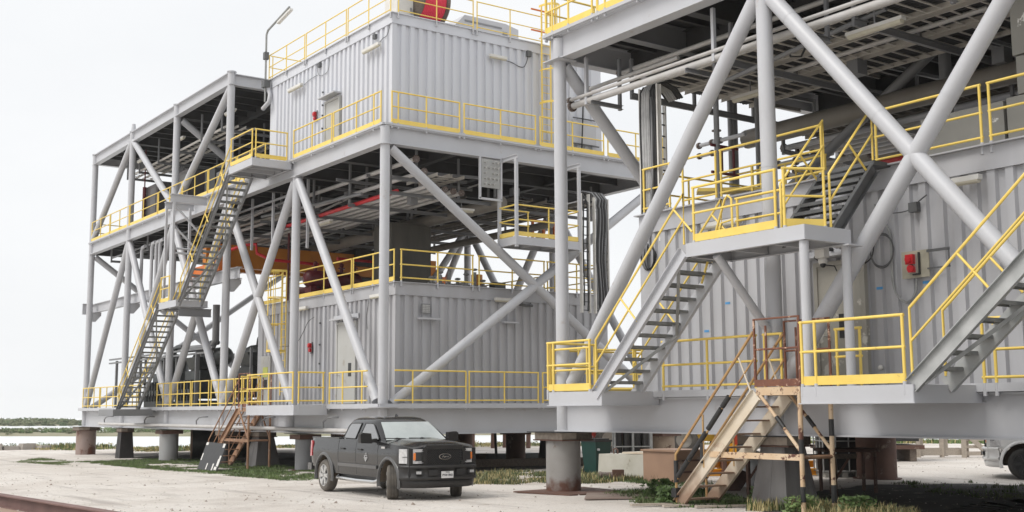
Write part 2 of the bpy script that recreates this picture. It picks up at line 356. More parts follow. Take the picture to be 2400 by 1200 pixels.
WATER = mat('sky_toned_river_water', (0.78, 0.80, 0.80), 0.28, c2=(0.70, 0.73, 0.73), scale=0.1, spec=1.0, bump=0.05, bscale=0.8)  # pale base colour stands in for bright sky reflected on the water
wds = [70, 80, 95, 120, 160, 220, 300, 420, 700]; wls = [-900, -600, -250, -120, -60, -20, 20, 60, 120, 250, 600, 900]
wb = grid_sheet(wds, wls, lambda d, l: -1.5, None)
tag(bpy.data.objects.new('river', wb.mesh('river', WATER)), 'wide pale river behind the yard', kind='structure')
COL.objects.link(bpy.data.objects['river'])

# ------------------------------------------------------------------ vegetation
LEAF = [mat('dark_green_leaf', (0.07, 0.12, 0.03), 0.6, c2=(0.045, 0.08, 0.02), scale=2), mat('bright_green_leaf', (0.15, 0.22, 0.065), 0.6, c2=(0.10, 0.15, 0.045), scale=2), mat('dry_straw_grass', (0.50, 0.42, 0.21), 0.7, c2=(0.34, 0.29, 0.13), scale=2), mat('olive_scrub_leaf', (0.15, 0.165, 0.075), 0.7, c2=(0.10, 0.115, 0.055), scale=0.5)]
def blades(mb, x, y, z, h, nb, spread, wd=0.012):
    for _ in range(nb):
        a = random.uniform(0, 2 * PI); q = random.uniform(0, spread); bx, by = x + math.cos(a) * q, y + math.sin(a) * q
        hh = h * random.uniform(0.5, 1.15); ln = random.uniform(0.1, 0.6) * hh; b2 = random.uniform(0, 2 * PI)
        sx, sy = -math.sin(b2) * wd, math.cos(b2) * wd; lx, ly = math.cos(b2) * ln, math.sin(b2) * ln
        mb.add([(bx - sx, by - sy, z), (bx + sx, by + sy, z), (bx + lx * 0.4 + sx * .8, by + ly * 0.4 + sy * .8, z + hh * 0.6), (bx + lx * 0.4 - sx * .8, by + ly * 0.4 - sy * .8, z + hh * 0.6), (bx + lx, by + ly, z + hh)], [(0, 1, 2, 3), (3, 2, 4)])
def leaves(mb, x, y, z, rx, rz, nl, sz):
    for _ in range(nl):
        a = random.uniform(0, 2 * PI); q = rx * math.sqrt(random.random()); zz = z + rz * random.random()
        c = V(x + math.cos(a) * q, y + math.sin(a) * q, zz); t = V(random.gauss(0, 1), random.gauss(0, 1), random.gauss(0, .6)).normalized(); o = t.orthogonal().normalized(); s = sz * random.uniform(.6, 1.4)
        mb.add([c - t * s, c + o * s * .45, c + t * s, c - o * s * .45], [(0, 1, 2, 3)])
def pnoise(x, y, s):
    from mathutils import noise
    return noise.noise(V(x * s, y * s, 3.1))
def grass_field(name, poly, label, n, h, mix, thr=-0.15, spread=0.12, nb=9, cat_h=None):
    """blades inside a polygon, patchy"""
    mb = MB(); xs = [p[0] for p in poly]; ys = [p[1] for p in poly]
    def inside(x, y):
        c = False; j = len(poly) - 1
        for i in range(len(poly)):
            if (poly[i][1] > y) != (poly[j][1] > y) and x < (poly[j][0] - poly[i][0]) * (y - poly[i][1]) / (poly[j][1] - poly[i][1]) + poly[i][0]: c = not c
            j = i
        return c
    k = 0; tries = 0
    while k < n and tries < n * 12:
        tries += 1; x, y = random.uniform(min(xs), max(xs)), random.uniform(min(ys), max(ys))
        if not inside(x, y): continue
        v = pnoise(x, y, 0.45) + 0.4 * pnoise(x, y, 1.7)
        if v < thr: continue
        mb.cur = random.choice(mix); blades(mb, x, y, gz(x, y) - 0.01, h * random.uniform(.5, 1.3) * (0.7 + max(v, 0)), nb, spread); k += 1
    mb2 = mb; mb2.sm = [False] * len(mb.f)
    o = bpy.data.objects.new(name, mb.mesh(name, LEAF)); COL.objects.link(o); return tag(o, label, 'grass', kind='stuff')
grass_field('grass', [(14.9, 47.5), (15.0, 55), (18.8, 56.5), (20.5, 50), (19.4, 44), (18.2, 34), (16.2, 31.6), (15.0, 32.5), (15.0, 38), (14.9, 43)], 'low green grass growing along the front of the left module', 4200, 0.09, [0, 1, 1, 1, 0, 3], -0.18, 0.22, 12)
grass_field('grass', [(13.6, 50), (13.0, 58), (15.2, 62), (15.4, 54)], 'thin patchy grass at the far left edge of the yard', 500, 0.07, [1, 3, 1], -0.05, 0.3, 9)
grass_field('grass', [(17.8, 27.0), (19.7, 33.6), (27.5, 30.2), (24.0, 25.6), (20.5, 24.9), (19, 25.6)], 'rough dry and green grass between the two modules', 2300, 0.16, [2, 3, 3, 0, 2, 3], -0.08, 0.25, 9)
grass_field('grass', [(16.1, 16.6), (16.3, 18.3), (17.6, 21.2), (20.4, 21.2), (19.6, 19.4), (18.6, 17.6), (17.4, 16.4)], 'weeds and grass round the foot of the cream stairs', 900, 0.12, [0, 0, 1, 3], -0.1, 0.15, 12)
grass_field('grass', [(16.3, 13.2), (16.7, 15.8), (17.6, 15.9), (18.2, 14.6), (17.6, 12.6)], 'tall straw coloured grass before the grey pedestal', 420, 0.30, [2, 2, 3, 2, 0], -0.6, 0.16, 12)
grass_field('grass', [(22, 15), (27, 20.5), (30.5, 19.5), (27.2, 16), (23, 12)], 'scattered weeds at the edge of the shade under the right module', 120, 0.11, [0, 1, 3, 3], 0.05, 0.2, 9)
grass_field('grass', [(21.0, 22.5), (21.8, 26.3), (23.2, 26.6), (22.6, 22.5)], 'weeds along the foot of the concrete block', 160, 0.12, [0, 1], -0.1, 0.25, 10)
# loose stones over the yard
mb = MB(); SM = [mat('pale_stone', (.55, .51, .46), .9, scale=6), mat('brown_stone', (.30, .25, .21), .9, scale=6)]
for _ in range(5200):
    d = 20 + 42 * random.random() ** 1.6; l = random.uniform(-.46, .46) * d; x, y = cf(d, l); s = random.uniform(.012, .04) * (1.6 if random.random() < .06 else 1); z = gz(x, y); mb.cur = 1 if random.random() < .45 else 0
    if pnoise(x, y, .25) + random.uniform(-.3, .3) < -.05: continue
    a = random.uniform(0, 6.28); P_ = [V(x + s * math.cos(a + k * 1.57) * random.uniform(.7, 1.3), y + s * math.sin(a + k * 1.57) * random.uniform(.7, 1.3), z - .003) for k in range(4)]; t = V(x + random.uniform(-.3, .3) * s, y, z + s * random.uniform(.5, .9))
    mb.add(P_ + [t], [(0, 1, 4), (1, 2, 4), (2, 3, 4), (3, 0, 4)])
o = bpy.data.objects.new('gravel', mb.mesh('gravel', SM)); COL.objects.link(o); tag(o, 'loose stones scattered over the pale yard', 'gravel', kind='stuff')
# shoreline vegetation
mb = MB()
for _ in range(5200):
    l = random.uniform(-38, 42); sh = 79 + 3.0 * math.sin(l * 0.11 + 1) + 1.2 * math.sin(l * 0.37) + (0.25 * (l + 30) if l < -30 else 0) + (0 if l < 30 else 0.6 * (l - 30))
    d = sh + random.uniform(-6.5, 2.0); v = pnoise(l, d, 0.16)
    if v < -0.12: continue
    x, y = cf(d, l); mb.cur = random.choice([2, 2, 2, 1, 3]) if v < 0.15 else random.choice([1, 1, 3, 2]); blades(mb, x, y, land_z(d, l), 0.09 + 0.38 * max(v, 0) + random.uniform(0, .08), 7, 0.5, 0.035)
for _ in range(70):
    l = random.uniform(-36, 40); d = 74 + random.uniform(0, 4); x, y = cf(d, l); mb.cur = random.choice([3, 1, 2]); leaves(mb, x, y, land_z(d, l), random.uniform(.3, .8), random.uniform(.15, .38), 60, 0.07)
o = bpy.data.objects.new('grass', mb.mesh('grass', LEAF)); COL.objects.link(o); tag(o, 'tall dry and green grass along the river bank', 'grass', kind='stuff')
def scrub(label, d0, d1, l0, l1, n, h0, h1, sz, mix, zoff=0.0):
    mb = MB()
    for _ in range(n):
        l = random.uniform(l0, l1); d = random.uniform(d0(l), d1(l)); v = pnoise(l, d, 0.05) + 0.5 * pnoise(l, d, 0.17)
        h = h0 + (h1 - h0) * max(0, min(1, 0.5 + v)); x, y = cf(d, l); mb.cur = random.choice(mix)
        leaves(mb, x, y, max(land_z(d, l), -1.5) - 0.1, h * 0.9, h, 34, sz)
    o = bpy.data.objects.new('scrub', mb.mesh('scrub', LEAF)); COL.objects.link(o); return tag(o, label, 'scrub', kind='stuff')
scrub('low green scrub on the spit in the river', lambda l: 170 - 0.1 * l, lambda l: 188 - 0.1 * l, -90, 20, 560, 0.3, 1.15, 0.22, [3, 3, 0, 1])
scrub('green tree line on the far river bank', lambda l: 292 - 0.10 * l, lambda l: 330 - 0.1 * l, -175, 110, 1500, 0.7, 1.75, 0.42, [3, 3, 0])

# ------------------------------------------------------------------ handrails, stairs, ladders
POSTS = {}
def post_mesh(h, r, m):
    k = (round(h, 2), r, m.name)
    if k not in POSTS: POSTS[k] = MB().cyl((0, 0, 0), (0, 0, h), r, n=8).mesh('post', m)
    return POSTS[k]
def sock_mesh():
    if 's' not in POSTS: POSTS['s'] = MB().cyl((0, 0, -.18), (0, 0, .03), .035, n=8).mesh('post_socket', GREY)
    return POSTS['s']
def rail(root, p0, p1, posts, h=1.07, toe=True, bottom=False, r=0.027, m=None, sock=True, base=0.0, label=None, toe_h=0.15):
    """straight handrail panel; posts = distances along it. Part 'handrail' > post, toe_board, post_sockets"""
    m = m or YEL; p0, p1 = V(p0), V(p1); d = (p1 - p0).normalized(); L = (p1 - p0).length; up = V(0, 0, 1)
    mb = MB(); mb.cyl(p0 + up * h, p1 + up * h, r, n=10)
    hr = mb.build('handrail', m, root)
    MB().cyl(p0 + up * h * 0.53, p1 + up * h * 0.53, r * 0.9, n=8).build('mid_rail', m, hr)
    if bottom: MB().cyl(p0 + up * 0.12, p1 + up * 0.12, r * 0.9, n=8).build('bottom_rail', m, hr)
    if label: hr['label'] = label
    for t in posts:
        b = p0 + d * t
        inst('post', post_mesh(h, r, m), (b.x, b.y, b.z + base), hr)
    if toe: MB().bar(p0 + up * (toe_h / 2 + 0.005), p1 + up * (toe_h / 2 + 0.005), 0.012, toe_h).build('toe_board', m, hr)
    if sock:
        for t in posts: b = p0 + d * t; inst('post_socket', sock_mesh(), b, hr)
    return hr
def rail_line(root, p0, p1, cuts, gap=0.05, **kw):
    """panels between the cut distances, each with end posts and one between"""
    p0, p1 = V(p0), V(p1); d = (p1 - p0).normalized()
    for a, b in zip(cuts[:-1], cuts[1:]):
        a2, b2 = a + gap, b - gap; L = b2 - a2
        ps = [0.0, L] + ([L / 2] if L > 1.6 else [])
        rail(root, p0 + d * a2, p0 + d * b2, ps, **kw)
def stair_rail(root, b, t, m=YEL, h=0.95, r=0.024, off=0.0, ks=(0.3, 0.72)):
    """sloping rail of a stair: end upright, two slanting tubes and short struts square to the slope"""
    b, t = V(b), V(t); up = V(0, 0, 1); d = (t - b).normalized(); L = (t - b).length
    mb = MB(); mb.tube([b, b + up * h, t + up * h, t + up * 0.0], r, 10)
    mb.cyl(b + up * h * 0.5, t + up * h * 0.5, r * 0.9, n=8)
    hr = mb.build('handrail', m, root)
    nrm = d.cross(V(-d.y, d.x, 0).normalized()).normalized()
    if nrm.z < 0: nrm = -nrm
    for k in ks:
        top = b + d * L * k + up * h; ln = h * abs(nrm.z)
        MB().cyl(top, top - nrm * ln, r * 0.9, n=8).build('post', m, hr)
    return hr
def stair(name, label, b0, t0, wv, nt, ms=GALV, mt=GALV, mr=YEL, rails=(True, True), brace=True, sh=0.26, group=None, rh=0.95, top_ext=0.0, tread_w=0.24, ks=(0.3, 0.72)):
    """b0/t0: top edge of the near stringer at the foot and at the landing; wv: vector to the far stringer; nt treads"""
    b0, t0, wv = V(b0), V(t0), V(wv)
    root = thing(name, label, 'staircase', (b0.x + wv.x / 2, b0.y + wv.y / 2, b0.z - 0.05), group)
    d = (t0 - b0).normalized(); hd = V(d.x, d.y, 0).normalized(); side = 1 if d.cross(V(0, 0, 1)).dot(wv) > 0 else -1
    off = V(0, 0, -sh * 0.62)
    for k, sg in ((0, 1), (1, -1)):
        o = wv * k; mb = MB(); mb.chan(b0 + o + off, t0 + o + off, sh, 0.07, up=(0, 0, 1), side=-sg * side)
        mb.build('stringer', ms, root)
    w = wv.length; wn = wv.normalized(); tm = MB(); hw = tread_w / 2
    a = wn * 0.012; e = wn * (w - 0.012)
    tm.bar(a, e, tread_w, 0.03, (0, 0, 1)); tm.bar(a + hd * -hw + V(0, 0, -.02), e + hd * -hw + V(0, 0, -.02), 0.012, 0.06)
    tm.bar(a + hd * hw + V(0, 0, -.02), e + hd * hw + V(0, 0, -.02), 0.012, 0.05)
    tme = tm.mesh('tread', mt)
    for i in range(nt):
        f = (i + 0.75) / (nt + 0.5); p = b0.lerp(t0, f) + V(0, 0, -0.06); inst('tread', tme, p, root)
    if brace:
        q0 = b0.lerp(t0, 0.06) + off * 1.9; q1 = b0.lerp(t0, 0.5) + wv + off * 1.9; q2 = b0.lerp(t0, 0.94) + off * 1.9
        MB().bar(q0, q1, 0.06, 0.06).build('brace', mt, root); MB().bar(q1, q2, 0.06, 0.06).build('brace', mt, root)
    for k in (0, 1):
        if rails[k]: stair_rail(root, b0 + wv * k + V(0, 0, 0.0), t0 + wv * k, m=mr, h=rh, ks=ks)
    return root
def ladder(name, label, x, y, z0, z1, along, outv, cage=True, cz=None, m=None, wd=0.42, n=None, group=None, cat='ladder'):
    """along = unit vector across the ladder, outv = outward unit vector"""
    m = m or YEL; a, o = V(along), V(outv); root = thing(name, label, cat, (x, y, z0), group); c = V(x, y, 0)
    for s in (-1, 1):
        p = c + a * wd / 2 * s; MB().bar(p + V(0, 0, z0), p + V(0, 0, z1), 0.05, 0.03, up=o).build('side_rail', m, root)
    rm = MB().cyl(-a * wd / 2, a * wd / 2, 0.013, n=6).mesh('rung', m)
    for i in range(int((z1 - z0) / 0.3)): inst('rung', rm, c + V(0, 0, z0 + 0.15 + i * 0.3), root)
    if cage:
        cz0, cz1 = cz or (z0 + 0.4, z1); hoops = MB(); k = max(3, int(round((cz1 - cz0) / 1.15)) + 1)
        arc = lambda t: c + a * (0.36 * math.cos(t)) + o * (0.05 + 0.62 * max(0, math.sin(t)) ** 0.8)
        for i in range(k):
            z = cz0 + (cz1 - cz0) * i / (k - 1); hb = MB(); N = 12; w = 0.09 if i in (0, k - 1) else 0.05
            for j in range(N): hb.bar(arc(PI * j / N) + V(0, 0, z), arc(PI * (j + 1) / N) + V(0, 0, z), 0.01, w)
            hb.build('cage_hoop', m, root)
        for t in (0.06, 0.28, 0.5, 0.72, 0.94):
            p = arc(PI * t); MB().bar(p + V(0, 0, cz0), p + V(0, 0, cz1), 0.045, 0.01, up=o).build('cage_bar', m, root)
    return root

# ------------------------------------------------------------------ buildings with corrugated walls
def corrugated(mb, p0, p1, z0, z1, nrm, pitch=0.35, dep=0.07, inset=0.18):
    p0, p1, nv = V(p0), V(p1), V(nrm); d = (p1 - p0).normalized(); L = (p1 - p0).length; prof = [(0, 0), (inset, 0)]; t = inset
    while t + pitch < L - inset + 0.01: prof += [(t + 0.02, -dep), (t + 0.17, -dep), (t + 0.20, 0), (t + pitch, 0)]; t += pitch
    prof.append((L, 0)); prof = [(a, b) for i, (a, b) in enumerate(prof) if i == 0 or a > prof[i - 1][0] + 1e-4]
    vs = [];
    for z in (z0, z1):
        for a, b in prof: q = p0 + d * a + nv * b; vs.append((q.x, q.y, z))
    k = len(prof); fs = [(i, i + 1, k + i + 1, k + i) for i in range(k - 1)]
    if d.cross(V(0, 0, 1)).dot(nv) < 0: fs = [tuple(reversed(f)) for f in fs]
    mb.add(vs, fs)
def building(label, x0, x1, y0, y1, z0, z1, m, band=0.4, lip=0.06):
    root = thing('equipment_building', label, 'building', ((x0 + x1) / 2, (y0 + y1) / 2, z0))
    zt = z1 - band
    for a, b, nv in (((x0, y0, 0), (x0, y1, 0), (-1, 0, 0)), ((x0, y0, 0), (x1, y0, 0), (0, -1, 0)), ((x1, y0, 0), (x1, y1, 0), (1, 0, 0)), ((x0, y1, 0), (x1, y1, 0), (0, 1, 0))):
        mb = MB(); corrugated(mb, a, b, z0 + 0.1, zt, nv); mb.build('wall', m, root)
    MB().box(x0 + .06, x1 - .06, y0 + .06, y1 - .06, z1 - 0.06, z1 - 0.02).build('roof', m, root)
    mb = MB(); t = 0.06
    mb.box(x0 - .01, x0 + t, y0 - .01, y1 + .01, zt, z1 - .03); mb.box(x1 - t, x1 + .01, y0 - .01, y1 + .01, zt, z1 - .03)
    mb.box(x0 + t + .002, x1 - t - .002, y0 - .01, y0 + t, zt, z1 - .03); mb.box(x0 + t + .002, x1 - t - .002, y1 - t, y1 + .01, zt, z1 - .03)
    mb.build('roof_band', m, root)
    mb = MB()
    mb.box(x0 - lip - .02, x0 + .1, y0 - lip - .02, y1 + lip, z1 - .028, z1); mb.box(x0 + .102, x1 + lip, y0 - lip - .02, y0 + .1, z1 - .028, z1)
    mb.box(x0 - .03, x0 + .02, y0 - .03, y1, zt - .02, zt - .002); mb.box(x0 + .022, x1, y0 - .03, y0 + .02, zt - .02, zt - .002)
    mb.build('roof_lip', m, root)
    mb = MB(); mb.box(x0 - .02, x0 + .05, y0 - .02, y1 + .02, z0, z0 + 0.1); mb.box(x0 + .052, x1, y0 - .02, y0 + .05, z0, z0 + 0.1); mb.build('base_rail', m, root)
    return root
def face_lamp(root, p, along, nv, L=0.9, m=None):
    """long fluorescent fitting held off a wall"""
    p, a, n = V(p), V(along), V(nv); c = p + n * 0.16
    mb = MB(); mb.bar(c - a * L / 2, c + a * L / 2, 0.13, 0.09); mb.bar(p - a * L * .3, p - a * L * .3 + n * 0.12, 0.03, 0.03); mb.bar(p + a * L * .3, p + a * L * .3 + n * 0.12, 0.03, 0.03)
    o = mb.build('wall_lamp', WHITE, root)
    mb = MB(); mb.cyl(c - a * (L / 2 - .03) + V(0, 0, -.045), c + a * (L / 2 - .03) + V(0, 0, -.045), 0.062, n=10); mb.build('lamp_cover', LAMPC, o)
    return o
def alarm(root, p, along, nv, plate=None):
    p, a, n = V(p), V(along), V(nv)
    o = MB().bar(p - a * .09 + n * .02, p + a * .09 + n * .02, 0.03, 0.34).build('alarm_unit', BOLT, root)
    mb = MB(); mb.bar(p - a * .09 + n * .075 + V(0, 0, .08), p + a * .07 + n * .075 + V(0, 0, .08), 0.08, 0.18); mb.cyl(p + n * .10 + a * -.02 + V(0, 0, .08), p + n * .14 + a * -.02 + V(0, 0, .08), 0.05, 0.065, 12)
    mb.build('sounder', RED, o)
    mb = MB(); mb.cyl(p + n * .03 + a * -.0 + V(0, 0, -.09), p + n * .11 + a * -.0 + V(0, 0, -.09), 0.07, n=12); mb.bar(p - a * .05 + n * .06 + V(0, 0, -.13), p + a * .07 + n * .06 + V(0, 0, -.13), .08, .06); mb.build('beacon', RED, o)
    mb = MB(); mb.bar(p + a * .16 + n * .05 + V(0, 0, -.2), p + a * .16 + n * .05 + V(0, 0, .2), .03, .03); mb.bar(p + a * .02 + n * .05 + V(0, 0, -.2), p + a * .17 + n * .05 + V(0, 0, -.2), .03, .03); mb.build('bracket', BLK, o)
    return o
def loop_pts(p, a, pts, n=None, k=6, off=0.03):
    """smooth curve through (along, z) offsets on a wall"""
    p, a, n = V(p), V(a), V(n); P = [p + a * q[0] + V(0, 0, q[1]) + n * off for q in pts]; out = []
    for i in range(len(P) - 1):
        p0, p1, p2, p3 = P[max(i - 1, 0)], P[i], P[i + 1], P[min(i + 2, len(P) - 1)]
        for j in range(k):
            t = j / k; out.append(0.5 * ((2 * p1) + (p2 - p0) * t + (2 * p0 - 5 * p1 + 4 * p2 - p3) * t * t + (3 * p1 - p0 - 3 * p2 + p3) * t ** 3))
    return out + [P[-1]]
def door(root, x, y0, y1, z0, z1, m, win=True, hood=True, lab=None):
    """door in a wall that faces -X"""
    o = MB().box(x - 0.035, x + 0.05, y0, y1, z0, z1).build('door', m, root)
    if lab: o['label'] = lab
    mb = MB(); f = 0.09
    mb.box(x - 0.06, x + 0.05, y0 - f, y0 - .002, z0, z1 + f); mb.box(x - 0.06, x + 0.05, y1 + .002, y1 + f, z0, z1 + f); mb.box(x - 0.06, x + 0.05, y0, y1, z1 + .002, z1 + f); mb.build('door_frame', m, o)
    if hood: MB().box(x - 0.32, x + 0.02, y0 - .14, y1 + .14, z1 + .16, z1 + .21).build('rain_hood', GREY, o)
    if win: MB().box(x - 0.045, x - 0.03, y0 + 0.24, y0 + 0.46, z0 + 0.95, z0 + 1.42).build('window', BLK, o)
    mb = MB()
    mb.tube([(x - .035, y1 - .16, z0 + 1.0), (x - .1, y1 - .16, z0 + 1.0), (x - .1, y1 - .28, z0 + 1.0)], 0.014, 6); mb.build('handle', BOLT, o)
    return o

# ------------------------------------------------------------------ steel modules
CR = 0.162
def col(root, x, y, z0, z1, r=CR, m=None):
    mb = MB().cyl((x, y, z0), (x, y, z1), r, n=24)
    for t in (z0 + 1.6, (z0 + z1) / 2 + .4): mb.cyl((x, y, t), (x, y, t + .025), r + .004, n=24, caps=False)
    return mb.build('column', m or GREY, root)
def brace(root, p0, p1, r=CR, m=None):
    mb = MB().cyl(p0, p1, r, n=24); p0, p1 = V(p0), V(p1); d = (p1 - p0).normalized(); L = (p1 - p0).length
    for t in (.7, L * .38, L - .7):
        if L > 3: mb.cyl(p0 + d * t, p0 + d * (t + .025), r + .004, n=24, caps=False)
    return mb.build('brace', m or GREY, root)
def ib(root, p0, p1, h, wd=0.3, m=None, name='beam', tf=0.03, tw=0.02):
    return MB().ibeam(p0, p1, h, wd, tf, tw).build(name, m or GREY, root)
def joists(root, xs, ys, along, z, h, wd=0.12, m=None, name='joist'):
    """one shared mesh; along = 'x' (a joist at every y) or 'y' (a joist at every x)"""
    m = m or UNDER
    if along == 'x':
        me = MB().ibeam((xs[0], 0, 0), (xs[1], 0, 0), h, wd, 0.02, 0.014).mesh(name, m)
        for y in ys: inst(name, me, (0, y, z), root)
    else:
        me = MB().ibeam((0, ys[0], 0), (0, ys[1], 0), h, wd, 0.02, 0.014).mesh(name, m)
        for x in xs: inst(name, me, (x, 0, z), root)
def ptray(root, x, y0, y1, z, wd=0.6, m=None, step=0.3, hh=0.11, cables=False):
    """horizontal cable tray along Y: side rails with rungs as sub-parts"""
    m = m or TRAY; mb = MB()
    for s in (-1, 1): mb.chan((x + s * wd / 2, y0, z), (x + s * wd / 2, y1, z), hh, 0.03, 0.006, side=-s)
    o = mb.build('cable_tray', m, root)
    if cables:
        cb = MB(); nc = int(wd / .11)
        for i in range(nc): cb.tube([(x - wd * .42 + wd * .84 * (i + .5) / nc + random.uniform(-.02, .02), y0 + (y1 - y0) * t, z + .035 + random.uniform(0, .02)) for t in (0, .2, .4, .6, .8, 1)], .045, 5)
        cb.build('dark_backing_cables', BLACK, o)['kind'] = 'stuff'  # black strips added behind the rungs in place of the dark shade above
    rm = MB().box(-wd / 2, wd / 2, -0.022, 0.022, -0.012, 0.012).mesh('rung', m); k = int(abs(y1 - y0) / step)
    for i in range(k): inst('rung', rm, (x, min(y0, y1) + (i + .5) * step, z - hh * .32), o)
    return o
def hanger(root, x0, x1, y, z, ztop, m=None, zs=(0,), hh=0.12, uprights=None):
    """trapeze support under a deck: a channel across with uprights"""
    m = m or GREYD; mb = MB()
    for dz in zs: mb.chan((x0, y, z + dz), (x1, y, z + dz), hh, 0.06, 0.01)
    for x in uprights or (x0 + .05, x1 - .05): mb.bar((x, y + .04, z - .06), (x, y + .04, ztop), 0.075, 0.075)
    return mb.build('pipe_support', m, root)
def flange(mb, p, d, r, t=0.05):
    p, d = V(p), V(d).normalized(); mb.cyl(p, p + d * t, r, n=16); a = d.orthogonal().normalized(); b = d.cross(a)
    for i in range(8): q = p + (a * math.cos(i * PI / 4) + b * math.sin(i * PI / 4)) * r * .78; mb.cyl(q - d * .03, q + d * (t + .03), 0.014, n=5)
def pipe(root, pts, r, m=None, fl=None, name='pipe'):
    o = MB().tube(pts, r, 12).build(name, m or PIPE, root)
    if fl:
        for p, d in fl: mb = MB(); flange(mb, p, d, r * 1.65); mb.build('flange', FLNG, o)
    return o
def under_lamp(root, p, along, L=1.25, drop=0.0):
    p, a = V(p), V(along); o = MB().bar(p - a * L / 2, p + a * L / 2, 0.15, 0.07).build('ceiling_lamp', WHITE, root)
    mb = MB(); mb.cyl(p - a * (L / 2 - .04) + V(0, 0, -.05), p + a * (L / 2 - .04) + V(0, 0, -.05), 0.07, n=10); mb.build('lamp_cover', LAMPC, o)
    MB().box(p.x - .012, p.x + .012, p.y - .012, p.y + .012, p.z + .03, p.z + .03 + (drop or .3)).build('lamp_stem', GREYD, o)
    return o

# ================================================================== LEFT MODULE
XA, YA, XR = 18.4, 33.0, 30.4
CY = [33.0, 39.7, 46.4, 53.0, 59.55, 66.2]
ZB0, ZB1, ZD0, ZD1 = 1.22, 2.08, 10.66, 11.27
A = thing('steel_module', 'long two storey grey steel module on piers at the left with open braced bays', 'steel structure', (XA + 6, 49.6, ZB0))
for i, y in enumerate(CY):
    top = 11.25 if i == 0 else (10.7 if i == 1 else 16.32)
    col(A, XA, y, ZB0, top); col(A, XR, y, ZB0, top if i != 1 else 10.7)
# base frame
ib(A, (XA, YA, 1.65), (XA, 66.2, 1.65), 0.86); ib(A, (XR, YA, 1.65), (XR, 66.2, 1.65), 0.86)
ib(A, (XA, YA, 1.65), (XR + .1, YA, 1.65), 0.86); ib(A, (XA, 66.2, 1.65), (XR, 66.2, 1.65), 0.86)
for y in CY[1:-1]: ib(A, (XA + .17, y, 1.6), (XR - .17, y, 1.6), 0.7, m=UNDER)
joists(A, (XA + .17, XR - .17), [34.7 + 1.66 * i for i in range(19)], 'x', 1.85, 0.4)
MB().box(XA - .05, XR + .1, YA - .05, 66.25, 2.085, 2.12).build('deck_plate', GREYD, A)
for p0, p1 in (((XA - .30, YA - .3, 2.14), (XA - .30, 66.4, 2.14)), ((XA - .3, YA - .30, 2.14), (XR + .2, YA - .30, 2.14))):
    MB().bar(p0, p1, 0.09, 0.15).build('deck_edge', GREY, A)
MB().box(XA - .28, XA - .05, YA - .28, 66.3, 2.08, 2.11).build('deck_plate', GREYD, A); MB().box(XA - .05, XR + .1, YA - .28, YA - .05, 2.08, 2.11).build('deck_plate', GREYD, A)
# second deck
ib(A, (XA, YA, 10.965), (XA, 66.3, 10.965), 0.61, 0.32); ib(A, (XA - .05, YA, 10.965), (XR + .3, YA, 10.965), 0.61, 0.32); ib(A, (XR, YA, 10.965), (XR, 66.2, 10.965), 0.61, 0.32)
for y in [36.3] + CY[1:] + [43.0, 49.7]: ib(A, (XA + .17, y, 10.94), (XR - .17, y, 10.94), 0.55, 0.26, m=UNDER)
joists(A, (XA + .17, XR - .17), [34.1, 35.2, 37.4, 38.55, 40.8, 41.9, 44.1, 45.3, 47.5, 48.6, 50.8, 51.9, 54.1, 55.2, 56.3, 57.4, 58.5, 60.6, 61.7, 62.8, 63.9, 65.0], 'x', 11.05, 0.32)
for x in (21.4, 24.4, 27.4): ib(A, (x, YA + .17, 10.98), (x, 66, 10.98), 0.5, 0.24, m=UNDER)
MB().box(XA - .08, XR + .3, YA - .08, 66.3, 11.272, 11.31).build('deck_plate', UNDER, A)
MB().bar((XA - .14, YA - .14, 11.31), (XA - .14, 66.35, 11.31), 0.10, 0.07).build('deck_edge', GREY, A); MB().bar((XA - .09, YA - .14, 11.31), (XR + .3, YA - .14, 11.31), 0.10, 0.07).build('deck_edge', GREY, A)
# roof over the far bays
ib(A, (XA, 46.2, 16.03), (XA, 66.4, 16.03), 0.56, 0.3); ib(A, (XA, 46.4, 16.0), (XR, 46.4, 16.0), 0.5, 0.3); ib(A, (XR, 46.4, 16.03), (XR, 66.4, 16.03), 0.56, 0.3); ib(A, (XA, 66.2, 16.03), (XR, 66.2, 16.03), 0.5, 0.3)
for y in (53.0, 59.55): ib(A, (XA + .17, y, 15.98), (XR - .17, y, 15.98), 0.5, 0.26, m=UNDER)
joists(A, (XA + .17, XR - .17), [47.5 + 1.1 * i for i in range(17) if abs(47.5 + 1.1 * i - 53) > .3 and abs(47.5 + 1.1 * i - 59.55) > .3], 'x', 16.1, 0.3)
for x in (21.4, 24.4, 27.4): ib(A, (x, 46.6, 15.98), (x, 66, 15.98), 0.46, 0.24, m=UNDER)
MB().box(XA + .1, XR, 46.5, 66.2, 16.27, 16.30).build('roof_plate', UNDER, A)
for i, y in enumerate(CY):
    if i >= 2: MB().cyl((XA, y, 16.32), (XA, y, 16.36), .2, n=20).build('column_cap', GREY, A)
MB().cyl((XA, 59.55, 16.36), (XA, 59.55, 16.75), .13, .09, n=14).build('column_cap', GREY, A)
for y, z in ((YA, 10.63), (39.7, 10.63)): MB().cyl((XA, y, z), (XA, y, z + .025), .24, n=24).build('column_collar', GREY, A)
MB().cyl((XA, YA, 2.09), (XA, YA, 2.12), .5, n=24).build('column_collar', GREY, A)
